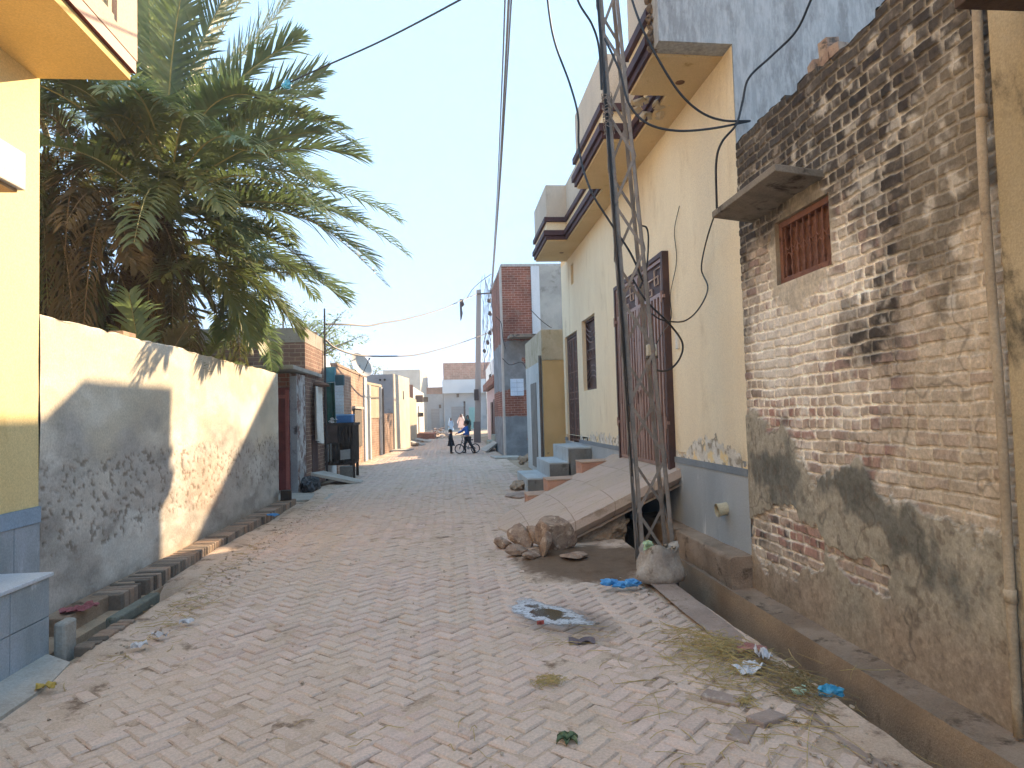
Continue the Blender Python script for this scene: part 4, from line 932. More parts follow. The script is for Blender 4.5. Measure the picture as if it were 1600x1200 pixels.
# ------------------------------------------------------------------ long rendered garden wall
gw = thing('garden_wall', 'long limewashed garden wall, grey and pitted below, in front of the date palm', 'wall', (LX, 9, 0))
u1 = np.arange(5.364, 12.72, .018); z1 = np.arange(-.05, 2.40, .018)
U, Z = np.meshgrid(u1, z1, indexing='ij')
a4 = fbm(U*1.0, Z*1.9, 6, 140); a8 = fbm(U*3.6, Z*7, 5, 151); a1 = fbm(U*.6, Z*.9, 4, 160); v8 = fbm(U*2.6, Z*2.2, 5, 171)
mixc0 = fbm(U*1.8, Z*4, 6, 260)
c_ = mixc(np.broadcast_to(L3('#aca595'), U.shape+(3,)), L3('#bbb3a1'), sm(.3, .7, a4))
lowm = sm(1.62, 1.15, Z+(a4-.5)*.9+(v8-.5)*.35+(a1-.5)*.5 + .25*sm(9, 12, U))
grey = mixc(np.broadcast_to(L3('#827e79'), U.shape+(3,)), L3('#a09c96'), sm(.35, .65, a8*.4+v8*.3+mixc0*.3))
c_ = mixc(c_, grey, lowm*.92)
# pale salt bloom low on the wall, and brownish patch in the middle
bl = sm(.48, .66, .55*gs(U, Z, 7.0, .45, 1.0, .28)+.45*gs(U, Z, 10.9, .75, .9, .35)+.35*gs(U, Z, 5.6, 1.25, .4, .2)+(a4-.5)*.9+(a8-.5)*.4+.18)
c_ = mixc(c_, mixc(np.broadcast_to(L3('#a9a8a2'), U.shape+(3,)), L3('#bbbab4'), a8), bl*lowm*.85)
br_ = sm(.4, .65, gs(U, Z, 8.8, .75, 1.0, .45)*.8+(a4-.5)*.6+.1)
c_ = mixc(c_, L3('#98877a'), br_*lowm*.6)
wh = sm(.5, .68, fbm(U*1.8, Z*3, 6, 190)); c_ = mixc(c_, L3('#c9c5ba'), wh*.45*(1-lowm*.5))
st_ = sm(.60, .72, fbm(U*2.5, Z*1.2, 5, 196))*sm(.4, 1.8, Z); c_ = mixc(c_, L3('#a39d90'), st_*.3)
pit = sm(.64, .70, fbm(U*19, Z*27, 2, 200))*sm(.25, .5, .9*np.exp(-((Z-.85)/.42)**2)*(.4+a1))
c_ = mixc(c_, L3('#655b4f'), pit*.7)
mt_ = fbm(U*2.0, Z*4.5, 6, 233); c_ = c_*(.84+.32*mt_)[..., None]; sp_ = sm(.55, .68, fbm(U*4.5, Z*10, 6, 236))*lowm; c_ = mixc(c_, L3('#a9a6a0'), sp_*.55)
c_ = mixc(c_, L3('#8c7d69'), sm(.22, .0, Z+(a4-.5)*.25)*.7)
dep = .010*(fbm(U*2, Z*2, 4, 240)-.5)*2 + .006*a8 - .006*pit - .004*lowm + .02*(fbm(U*.5, Z*.5, 2, 9)-.5)
tz_ = 2.345+.03*(vn(u1*1.4, u1*0, 31)-.5)+.018*(vn(u1*7, u1*0, 33)-.5) - .05*sm(12.45, 12.72, u1)**2*2
Zc = np.minimum(Z, tz_[:, None])
Pw = np.stack([LX+dep, U, Zc], -1); Pw[..., 0] -= .11*sm(12.50, 12.72, U)
mb_ = MB().grid(Pw, flip=True); tt = [c_.reshape(-1, 3)]
Q = Pw[:, -1:].repeat(3, 1).copy(); Q[:, 1, 0] -= .03; Q[:, 1, 2] += .012; Q[:, 2, 0] = LX-.23; mb_.grid(Q, flip=True); tt.append(np.repeat(c_[:, -1:], 3, 1).reshape(-1, 3))
Q = Pw[-1:].repeat(2, 0).copy(); Q[1, :, 0] = LX-.23; mb_.grid(Q, flip=True); tt.append(np.repeat(c_[-1:], 2, 0).reshape(-1, 3))
Q = Pw[::40].copy(); Q[..., 0] = LX-.23; mb_.grid(Q); tt.append(c_[::40].reshape(-1, 3))
mb_.build('wall', mattr('old_limewash', bs=70, st=.4), gw, tint=np.concatenate(tt), smooth=True)
tag(MB().box(-3.2, -3.06, 6.75, 7.02, 2.355, 2.40).build('loose_brick', m_lb, bevel=.008, off=(-3.13, 6.9, 2.355)), 'flat brick lying on top of the long garden wall under the palm', 'brick')
# nib of brick footing that sticks out at the wall base
def soldier(x0, x1, y0, y1, zt, zb_, seed):
    r_ = random.Random(seed); mb = MB(); y = y0; tn = []
    while y < y1:
        wd = r_.uniform(.06, .078); dz = r_.uniform(-.006, .004); dx = r_.uniform(-.006, .006)
        if r_.random() > .05:
            b_ = len(mb.v); c = Vector(((x0+x1)/2+dx, y+wd/2, (zt+zb_)/2+dz))
            mb.obox(c, ((x1-x0)/2, r_.uniform(-.01, .01), 0), (r_.uniform(-.004, .004), wd/2, r_.uniform(-.004, .004)), (0, 0, (zt-zb_)/2))
            q = r_.choice([L3(h) for h in ('#6f655b', '#7d7063', '#86776a', '#5f574f', '#8d7867')]); tn += [q*r_.uniform(.85, 1.1)]*8
        y += wd+.014
    return mb, np.array(tn)
m_kerb = mattr('kerb_brick', bs=60)
kb = thing('brick_kerb', 'kerb of dusty bricks set on edge along the foot of the garden wall', 'kerb', (-2.88, 9, 0))
a, tn = soldier(-2.99, -2.74, 6.0, 12.55, .10, -.1, 4); a.build('bricks', m_kerb, kb, tint=tn, bevel=.008)
MB().box(LX, -2.84, 5.35, 12.6, -.05, .092).build('bed', m_ledge, kb, bevel=.012)
k2 = thing('drain_kerb', 'short row of dark bricks on edge lining the drain beside the tiled doorstep', 'kerb', (-2.5, 5.4, 0))
a, tn = soldier(-2.52, -2.40, 4.85, 5.5, .03, -.2, 8); a.build('bricks', m_kerb, k2, tint=tn*.8, bevel=.008)
tag(MB().box(-2.64, -2.56, 4.83, 4.98, -.1, .2).build('upright_stone', m_gconc, bevel=.02, off=(-2.6, 4.9, -.1)), 'rounded upright stone wedged in the drain at the end of the tiled doorstep', 'stone')
tag(MB().obox((-2.57, 5.85, .0), (.045, .0, 0), (.02, .34, .01), (0, 0, .045)).build('stone_lintel', mn('mossy_stone', '#5f635a', '#74776c', 5, .9, .4, 40, '#4a5140', (.55, .66), 6), bevel=.015, off=(-2.57, 5.85, -.04)), 'long mossy stone bridging the drain near the doorstep', 'stone')
tag(MB().obox((-2.87, 12.35, .19), (.09, .01, 0), (-.01, .06, 0), (0, 0, .085)).build('loose_brick', mn('dark_block', '#3d3733', '#4b443e', 6, .9, .4), bevel=.01, off=(-2.87, 12.35, .1)), 'dark sooty brick standing at the far end of the garden wall', 'brick')

# ------------------------------------------------------------------ gatehouse and brick house past the wall
m_peel = mn('peeling_paint', '#b3b4b1', '#8a8a88', 4.5, .92, .4, 40, '#6f5148', (.47, .60), 3.6)
m_peel2 = mn('peeling_grey', '#9aa0a6', '#868b92', 2, .92, .4, 40, '#4d494a', (.52, .64), 2.6)
gh = thing('gatehouse', 'small peeling gatehouse with flat concrete lid and red wooden door after the garden wall', 'house', (-4, 15, 0))
MB().plan([(-3.06, 14.2), (-3.05, 16.55), (-7, 16.55), (-7, 14.2)], -.05, 2.46).build('wall', m_peel, gh)
MB().box(-3.195, -3.062, 14.17, 14.2, -.05, 2.40).build('jamb', m_peel2, gh)
MB().plan([(-2.98, 13.55), (-2.98, 16.6), (-7, 16.6), (-7, 13.55)], 2.50, 2.585).build('lid', m_gconc, gh, bevel=.01)
m_dbrick = mbrick('dull_red_brick', '#8a5a47', '#7a4d3d', '#8f8276', .24, .085, .014, '#857163', (.58, .72))
MB().box(-7, -3.2, 14.1, 14.199, 2.18, 2.46).build('lintel', m_dbrick, gh)
m_red = mn('red_wood', '#6f2f2f', '#823a38', 5, .65, .25, 40, '#4d2220', (.58, .7), 6, spec=.3)
d_ = MB().box(-4.3, -3.2, 14.12, 14.16, .1, 2.17); do = d_.build('door', m_red, gh)
f_ = MB().box(-3.27, -3.205, 14.08, 14.119, .1, 2.12).box(-3.47, -3.42, 14.08, 14.119, .1, 1.95).box(-4.3, -3.27, 14.08, 14.119, 1.95, 2.02).box(-3.75, -3.70, 14.08, 14.119, .1, 1.95).box(-4.3, -3.47, 14.08, 14.119, 1.02, 1.1)
f_.build('door_frame', mn('red_wood_light', '#94504a', '#a25a52', 5, .65, .2, 40), do)
slab([(-3.4, 12.75, .05), (-2.25, 12.85, .03), (-2.3, 13.95, .03), (-3.4, 14.1, .05)], .09, 'pale doorstep slab bridging the drain at the gatehouse door')
slab([(-3.05, 15.4, .34), (-2.95, 16.4, .30), (-2.05, 16.6, .02), (-2.05, 16.05, .02)], .07, 'sloping grey ramp slab beside the wooden hen crate')
tag(MB().blob((-2.95, 14.7, .1), (.2, .35, .22), 91, 3, .35, 2.2).build('rubbish_heap', mn('black_rubbish', '#2f3134', '#55585b', 14, .7, .4, 40, '#8d979b', (.6, .66), 22), off=(-2.95, 14.7, 0)), 'dark heap of rubbish at the foot of the gatehouse corner', 'rubbish')
m_bh2 = mbrick('left_brick', '#82675a', '#72584b', '#a2927f', .25, .09, .014, '#937b68', (.6, .75))
b1 = thing('corner_brick_house', 'brown brick house with a cement-capped top behind the gatehouse', 'house', (-5, 16, 0))
MB().plan([(-3.05, 15.0), (-3.04, 17.15), (-9, 17.15), (-9, 15.0)], 0, 3.18).build('wall', m_bh2, b1)
MB().plan([(-3.045, 14.99), (-3.035, 17.16), (-9, 17.16), (-9, 14.99)], 3.185, 3.50).build('parapet', mn('cement_cap', '#8a8377', '#9a9386', 2, .95, .4, 40, '#74695b', (.55, .68), 3), b1)
MB().lathe((-2.98, 16.05, 2.3), [(.0, .07), (.14, .06), (.24, .02), (.27, -.03), (.25, -.035), (.0, .02)], 14).build('door_hood', mn('rusty_hood', '#5d4030', '#6f4e3b', 6, .8, .3), b1, smooth=True)
for i, (y, z) in enumerate(((15.6, 3.54), (16.5, 3.53), (16.7, 3.56))):
    tag(MB().obox((-3.2, y, z), (.08, .03, 0), (-.04, .12, 0), (0, 0, .045)).build('loose_brick', m_lb, bevel=.01, off=(-3.2, y, z-.045)), ('loose brick on the near corner of the corner brick house top', 'loose brick near the mast on the corner brick house top', 'tilted loose brick right beside the mast')[i], 'brick', 'loose bricks on the corner house')
# white cloth hanging from the doorway, folds modelled
def cloth(name, x0, x1, y, z0, z1, mat, label, folds, seed, axis=0, amp=.03, cat='cloth'):
    uu = np.linspace(0, 1, 30); vv = np.linspace(0, 1, 24); A, B = np.meshgrid(uu, vv, indexing='ij')
    dpt = amp*np.sin(A*folds*6.28+seed)*(1-B*.5)+amp*.8*(fbm(A*4, B*3, 3, seed)-.5)
    h = x0+(x1-x0)*A + (.03*np.sin(B*5+seed))*(1-B); zz = z0+(z1-z0)*B + (.06*np.sin(A*3+seed))*(1-B)
    P = np.stack([h, y+dpt, zz], -1) if axis == 1 else np.stack([y+dpt, h, zz], -1)
    P2 = P.copy(); P2[..., 1 if axis == 1 else 0] += .006
    o = MB().grid(P).grid(P2, flip=True).build(name, mat, smooth=True, off=(float(P[15, 23, 0]), float(P[15, 23, 1]), z1))
    return tag(o, label, cat)
cloth('hanging_sheet', 15.45, 16.25, -2.94, 1.0, 2.25, mn('white_cloth', '#c6c5bb', '#d2d1c8', 2, .9, .1, 30), 'long white sheet hanging at the doorway beside the gatehouse', 3, 2, 0, .04)
MB().box(-3.049, -3.03, 15.55, 16.2, .1, 1.15).build('door', m_brn, b1)
cloth('green_cloth', -3.16, -2.80, 17.3, .85, 2.42, mn('green_cloth', '#1f4a40', '#275a4d', 4, .9, .2, 30), 'dark green cloth hanging below the teal box, above the hen crate', 2, 5, 1, .06)
ms = thing('thin_mast', 'thin dark mast rising at the corner of the brick houses with cables tied to it', 'mast', (-3.0, 17.1, 0))
MB().tube([(-2.99, 17.1, 0), (-3.0, 17.1, 2.4), (-2.99, 17.1, 4.25)], [.03, .028, .02], 7).build('tube', mn('dark_iron', '#3d3433', '#4a403e', 4, .7, .1, spec=.3), ms)
MB().bar((-3.0, 17.1, 3.55), (-2.7, 17.2, 4.0), .02, .02).bar((-3.0, 17.1, 3.7), (-3.2, 17.0, 3.45), .02, .02).build('bracket', MATS['dark_iron'], ms)
wpn = thing('white_gable', 'white plaster wall with a rounded shoulder behind the thin mast', 'wall', (-3.1, 18, 0))
MB().prism([(-3.08, 17.2, 0), (-3.08, 17.2, 3.1), (-3.08, 17.7, 3.13), (-3.08, 18.2, 3.02), (-3.08, 18.7, 2.75), (-3.08, 19.1, 2.4), (-3.08, 19.1, 0)], (-.2, 0, 0)).build('wall', mn('white_plaster', '#c0c4c2', '#cdd0cd', 1.5, .9, .2, 40), wpn)
m_teal = mn('teal_tin', '#2f6f80', '#3a8092', 4, .6, .2, 30, '#2a5561', (.58, .7), 5, spec=.35)
tb = thing('teal_box', 'teal tin shop box fixed high on the wall beside the mast', 'box', (-3.0, 17.7, 2.5))
MB().box(-3.14, -2.84, 17.55, 17.75, 2.45, 2.83).build('panel', m_teal, tb, bevel=.008)
MB().box(-2.835, -2.62, 17.57, 17.73, 2.36, 2.62).build('side_box', mn('dark_teal', '#2a4d58', '#345963', 4, .6, .2), tb, bevel=.008)
sw = thing('slatted_shutter', 'pale slatted shutter standing edge-on behind the green cloth', 'shutter', (-3.0, 18.9, 0))
sm_ = MB()
for i in range(22): sm_.box(-3.08, -2.82, 18.8, 18.84+.012*(i % 2), .45+i*.095, .45+i*.095+.088)
sm_.build('slats', mn('pale_shutter', '#a9b3b8', '#b6c0c4', 3, .7, .1, 30), sw)
# hen crate on legs
m_cw = mn('dark_wood', '#3f342c', '#4f4238', 6, .85, .4, 40, '#2b2420', (.56, .68), 7)
m_cw2 = mn('grey_wood', '#6a6660', '#7b766f', 6, .85, .4, 40)
cr = thing('hen_crate', 'tall dark slatted wooden crate on legs by the road, piled with things', 'crate', (-2.75, 17.7, 0))
cx0, cx1, cy0, cy1 = -3.22, -2.38, 17.2, 18.4
for x in (cx0+.04, cx1-.04):
    for y in (cy0+.04, cy1-.04): MB().box(x-.035, x+.035, y-.035, y+.035, 0, .42).build('leg', m_cw, cr)
MB().box(cx0, cx1, cy0, cy1, .36, .42).build('floor', m_cw, cr); MB().box(cx0-.03, cx1+.04, cy0-.03, cy1+.03, 1.34, 1.40).build('roof', m_cw, cr)
MB().box(cx0, cx0+.48, cy0-.02, cy0, .92, 1.34).build('upper_panel', mn('rust_panel', '#4d3d34', '#5c4a3f', 4, .8, .3), cr)
sl2 = MB()
for i in range(11): x = cx0+.03+i*.078; sl2.box(x, x+.03, cy0-.015, cy0+.01, .42, .92)
for i in range(4): x = cx0+.52+i*.085; sl2.box(x, x+.028, cy0-.015, cy0+.01, .94, 1.34)
for i in range(14): y = cy0+.04+i*.083; sl2.box(cx1-.01, cx1+.015, y, y+.03, .42, 1.34)
sl2.box(cx0, cx1, cy0-.018, cy0+.012, .9, .94).build('slats', m_cw, cr)
MB().box(cx0, cx1-.02, cy1-.03, cy1, .42, 1.34).box(cx0, cx0+.03, cy0, cy1-.03, .42, 1.34).build('back_boards', m_cw, cr)
MB().obox((cx0+.1, cy0-.05, .66), (.11, .0, .02), (0, .012, 0), (-.03, 0, .2)).build('side_board', m_cw2, cr)
MB().obox((cx1-.17, cy0-.045, .62), (.12, .0, .01), (0, .012, 0), (0, 0, .12)).build('pale_board', mn('pale_board', '#8d8b88', '#9b9995', 5, .85, .2), cr)
bxx = MB().box(-2.66, -2.36, 16.95, 17.18, 0, .34); tag(bxx.build('wooden_box', m_cw2, bevel=.01, off=(-2.5, 17.1, 0)), 'small grey wooden box on the ground in front of the hen crate', 'box')
MB().box(-2.35, -2.30, 17.0, 17.05, 0, .52).build('post', m_cw, cr)
bb = thing('blue_crate', 'blue plastic tray resting on top of the hen crate', 'tray', (-2.6, 17.5, 1.40))
MB().box(-2.78, -2.40, 17.3, 17.75, 1.402, 1.58).build('tray', mn('blue_plastic', '#2f6aa8', '#3b78b5', 4, .5, .1, spec=.4), bb, bevel=.015)
MB().box(-2.79, -2.39, 17.29, 17.76, 1.58, 1.615).build('rim', mn('light_blue_plastic', '#5e9ad0', '#6ba5d8', 4, .5, .1, spec=.4), bb, bevel=.008)
wr = MB()
for i in range(12): wr.blob((-3.03+rnd.uniform(-.16, .2), 17.45+rnd.uniform(-.15, .2), 1.44+rnd.uniform(0, .05)), (.09, .09, .05), i, 2, .4, 2.6)
tag(wr.build('white_bundle', mn('dirty_white', '#a9a5a0', '#c0bcb6', 9, .9, .3), off=(-3.0, 17.5, 1.4)), 'crumpled dirty white bundle on the hen crate beside the blue tray', 'bundle')
# brick house with the satellite dish
m_lbrick = mbrick('light_brick', '#9f8370', '#8d7464', '#a99a88', .26, .09, .016, '#b1937a', (.58, .72))
b2 = thing('dish_house', 'orange brick house with small boarded window and satellite dish on its roof edge', 'house', (-4, 22, 0))
MB().plan([(-3.05, 19.15), (-3.0, 25.55), (-10, 25.55), (-10, 19.15)], -.05, 2.98).build('wall', m_lbrick, b2)
MB().plan([(-3.03, 19.13), (-2.98, 25.56), (-10, 25.56), (-10, 19.13)], 2.985, 3.06).build('coping', m_lbrick, b2)
MB().box(-3.03, -2.975, 22.2, 24.0, .55, 1.8).build('window', mn('window_boards', '#4c463f', '#5b544c', 5, .85, .2, stretch=(1, 1, 3)), b2)
MB().box(-3.06, -2.93, 22.0, 24.2, 1.82, 1.9).build('window_lintel', m_gconc, b2)
MB().box(-3.02, -2.96, 24.7, 25.5, -.05, 2.99).build('render_strip', m_wash, b2)
ds = thing('satellite_dish', 'pale satellite dish on the roof edge of the orange brick house', 'dish', (-3.2, 24, 3.06))
dm = MB(); axd = Vector((.75, -.55, .45)).normalized(); dc = Vector((-2.98, 24.0, 3.36))
dm.lathe(dc-axd*.06, [(r_*.46/8, (r_*.46/8)**2*.45) for r_ in range(0, 9)] + [(.47, .098), (.45, .085)] + [(r_*.45/8, (r_*.45/8)**2*.45-.008) for r_ in range(8, -1, -1)], 28, axd)
dm.build('reflector', mn('dish_grey', '#99958c', '#a5a097', 3, .6, .05, spec=.3), ds, smooth=True)
MB().tube([(-3.2, 24.1, 3.06), (-3.15, 24.08, 3.3), tuple(dc-axd*.05)], .025, 6).build('mount', MATS['dark_iron'], ds)
MB().tube([tuple(dc-Vector((0, 0, .4))+axd*.05), tuple(dc+axd*.42)], .012, 5).blob(dc+axd*.44, .04, 1, 1, .05).build('feed_arm', MATS['dark_iron'], ds)
# pilastered cream house, low brick wall, grey house, and the row beyond
m_crm = mn('sunny_cream', '#b5a389', '#a8967c', 1.4, .9, .2, 40, '#a8947a', (.58, .7), 2.5)
b3 = thing('pilaster_house', 'buff plastered house front with slim pilasters after the dish house', 'house', (-3.2, 26.8, 0))
MB().plan([(-3.0, 25.6), (-2.72, 28.3), (-9, 28.3), (-9, 25.6)], -.05, 2.75).build('wall', m_lbrick, b3)
MB().prism([(-2.955, 25.95, 1.5), (-2.765, 27.8, 1.5), (-2.765, 27.8, 2.74), (-2.955, 25.95, 2.74)], (.012, 0, 0)).build('render_panel', m_crm, b3)
MB().plan([(-2.97, 25.57), (-2.69, 28.32), (-9, 28.32), (-9, 25.57)], 2.755, 2.86).build('coping', m_crm, b3, bevel=.02)
for y, x in ((25.7, -2.95), (27.9, -2.72)): MB().box(x-.1, x+.06, y, y+.35, -.05, 2.75).build('pilaster', m_wash, b3)
MB().tube([(-2.62, 28.05, z) for z in (0, 1, 2, 2.7)], .04, 7).build('downpipe', MATS['dark_pipe'], b3)
b4 = tag(MB().plan([(-2.72, 28.35), (-2.42, 30.3), (-2.62, 30.33), (-2.95, 28.35)], -.05, 1.68).build('brick_wall', m_lbrick, off=(-2.6, 29.3, 0)), 'low orange brick wall joining the buff house to the grey house', 'wall')
b5 = thing('grey_house', 'grey rendered house with pale sunlit front and a brown door', 'house', (-2.6, 32, 0))
m_gren = mn('blue_grey_render', '#8b8f93', '#9a9ea1', 1.2, .92, .25, 35, '#7a7b7b', (.56, .7), 2)
MB().plan([(-2.38, 30.4), (-1.92, 34.4), (-8, 34.4), (-8, 30.4)], -.05, 3.42).build('wall', m_gren, b5)
MB().plan([(-2.36, 30.39), (-1.90, 34.41), (-1.95, 34.41), (-2.41, 30.39)], -.05, 3.44).build('front_wall', mn('pale_front', '#c7bca8', '#b9ad98', 1.6, .9, .2, 40, '#9fb6c0', (.66, .72), 1.1), b5)
MB().plan([(-2.62, 30.33), (-2.43, 30.33), (-2.43, 30.39), (-2.62, 30.39)], 0, 1.7).build('door', mn('brown_door', '#5f4438', '#6d5043', 4, .8, .2), b5)
MB().box(-2.13, -2.08, 32.6, 32.9, 2.35, 2.75).build('vent', m_dark, b5)
for i, x in enumerate((-2.75, -2.95, -3.6)): MB().tube([(x, 30.34, 3.18), (x, 30.42, 3.18)], .05, 8).build('drain_hole', m_dark, b5)
b6 = thing('cream_cottage', 'low cream cottage with dark doorway past the grey house', 'house', (-2.2, 39, 0))
MB().plan([(-2.12, 36), (-1.98, 43.5), (-8, 43.5), (-8, 36)], -.05, 2.6).build('wall', m_crm, b6)
MB().plan([(-2.09, 36.4), (-2.07, 37.5), (-2.1, 37.5), (-2.12, 36.4)], 0, 2.0).build('door', m_brn, b6)
b7 = thing('white_shop', 'white shopfront with brick side wall and dark sign boxes in sunlight', 'house', (-2.2, 50, 0))
MB().plan([(-2.25, 45), (-2.05, 59), (-9, 59), (-9, 45)], -.05, 3.5).build('wall', mn('warm_white', '#d2cdc0', '#c6c0b2', 1.5, .9, .1, 30), b7)
MB().plan([(-2.24, 44.9), (-2.24, 44.99), (-9, 44.99), (-9, 44.9)], -.05, 3.62).build('side_wall', m_dbrick, b7)
MB().box(-2.2, -1.7, 47.3, 47.7, 2.5, 3.0).build('sign_box', m_brn, b7); MB().box(-2.15, -1.75, 49.0, 49.3, 1.5, 1.8).build('meter_box', m_dark, b7); MB().box(-2.15, -1.6, 56, 56.4, 2.7, 3.1).build('sign_box', m_dark, b7)
MB().box(-2.2, -2.1, 50, 54, 0, 2.3).build('shutter', mn('pale_grey_shutter', '#a7a7a2', '#b1b1ac', 2, .8, .1, stretch=(1, 1, 8)), b7)
b8 = tag(MB().plan([(-6.5, 70), (-2.75, 70), (-2.2, 78), (-6.5, 78)], -.05, 6.35).build('plain_house', mn('pale_tan', '#a7a397', '#b3afa3', 1, .92, .15, 20), off=(-4.4, 74, 0)), 'plain pale tan block rising behind the white shop', 'house')
b9 = thing('end_house', 'two-storey house closing the street, brick upper wall over grey shopfronts with shutters', 'house', (3, 76, 0))
m_egrey = mn('end_grey', '#8d979e', '#9aa3a9', .6, .92, .15, 20, '#80888d', (.57, .7), 1)
MB().plan([(-.4, 76), (10, 76), (10, 86), (-.4, 86)], -.05, 4.0).build('lower_wall', m_egrey, b9)
MB().plan([(-.55, 75.3), (10, 75.3), (10, 86), (-.55, 86)], 4.003, 5.5).build('balcony_band', mn('pale_blue_band', '#a7b4bd', '#b3bfc6', .5, .9, .1, 20), b9)
MB().plan([(-.42, 75.98), (10, 75.98), (10, 86), (-.42, 86)], 5.503, 7.42).build('upper_wall', mbrick('end_brick', '#8d6153', '#805548', '#9a8a7f', .5, .2, .03, '#a78877', (.5, .66)), b9)
m_shut = mn('roller_shutter', '#7f7f82', '#8b8b8d', 1, .7, .1, 20, stretch=(.2, .2, 12))
MB().box(.4, 1.75, 75.93, 75.99, 0, 2.5).build('shutter', m_shut, b9); MB().box(1.76, 1.95, 75.9, 75.99, 0, 3.1).build('jamb', MATS['dark_iron'], b9); MB().box(.35, 1.95, 75.9, 75.99, 2.52, 2.9).build('shutter_box', m_egrey, b9)
MB().box(2.35, 3.3, 75.93, 75.99, 0, 2.4).build('door', mn('teal_door', '#6fa3a0', '#7db0ac', 1, .7, .1), b9)
for x in (1.0, 3.0, 5.5): MB().box(x, x+.28, 75.9, 75.99, 3.55, 3.95).build('bracket', m_dark, b9)
MB().box(4.4, 8.5, 75.6, 75.97, 0, 1.5).build('low_wall', m_rbrick, b9)
for x in (4.3, 5.6): MB().box(x, x+.5, 75.93, 75.99, 1.6, 3.3).build('window', m_dark, b9)
b10 = thing('low_shop', 'low grey shop with roller shutter and brick parapet left of the end house', 'house', (-1.3, 77, 0))
MB().plan([(-2.6, 76.4), (-.45, 76.4), (-.45, 84), (-2.6, 84)], -.05, 4.0).build('wall', m_egrey, b10)
MB().plan([(-2.6, 76.35), (-.45, 76.35), (-.45, 84), (-2.6, 84)], 4.003, 4.75).build('parapet', m_rbrick, b10)
MB().box(-1.85, -.95, 76.3, 76.39, 0, 2.35).build('shutter', m_shut, b10); MB().box(-1.0, -.75, 76.3, 76.39, 2.4, 2.8).build('sign_box', m_dark, b10)
# distant backdrop row so the horizon is closed on both sides
for i, (x0, x1, y, z, lb) in enumerate(((-40, -14, 60, 4.2, 'long low tan building far off to the left behind the palm'), (12, 40, 62, 5.0, 'long low tan building hidden behind the right-hand houses'))):
    tag(MB().box(x0, x1, y, y+8, -.05, z).build('far_building', MATS['pale_tan'], off=((x0+x1)/2, y+4, 0)), lb, 'house')
# steps, ledges and rubble on the left of the far road
slab([(-2.5, 29.6, .1), (-1.75, 30.3, .06), (-1.6, 31.6, .05), (-2.4, 31.2, .1)], .1, 'pale threshold slab at the brown door of the grey house')
slab([(-2.0, 35.2, .25), (-1.35, 35.6, .04), (-1.25, 37.0, .04), (-1.95, 37.2, .25)], .1, 'tilted slab ramp at the near end of the cream cottage')
slab([(-2.0, 39.6, .22), (-1.1, 40.2, .03), (-1.0, 42.2, .03), (-1.95, 42.2, .22)], .1, 'tilted slab ramp in front of the cream cottage middle')
slab([(-2.05, 45, .38), (-.9, 45.2, .36), (-.9, 50, .36), (-2.05, 50, .38)], .36, 'low raised brick platform before the white shop', m_dbrick)
for i, (x, y, r) in enumerate(((-1.85, 34.9, .16), (-1.7, 35.1, .2), (-1.5, 38.4, .14))):
    tag(MB().blob((x, y, .08), (r, r*1.2, r*.8), i+120, 2, .25, 1.8, sharp=True).build('boulder', m_rub, off=(x, y, 0)), ('boulder close by the grey house far corner', 'larger boulder between the grey house and cream cottage', 'small boulder between the two tilted slabs')[i], 'boulder', 'boulders along the far left verge')
rb_ = MB()
for i in range(70):
    a, r = rnd.uniform(0, 6.28), rnd.random()**.6
    s_ = rnd.uniform(.06, .2); rb_.blob((-.75+1.1*r*math.cos(a), 49+2.6*r*math.sin(a), .85*(1-r)**.8*rnd.uniform(.4, 1)), (s_, s_*1.2, s_*.6), i+150, 1, .3, 1.9, sharp=True)
tag(rb_.build('rubble_heap', mn('pale_rubble', '#b09a8c', '#c7b4a7', 5, .95, .4, 30, '#8d7567', (.55, .66), 3), off=(-.75, 49, 0)), 'pale heap of broken bricks piled by the white shop platform', 'rubble')

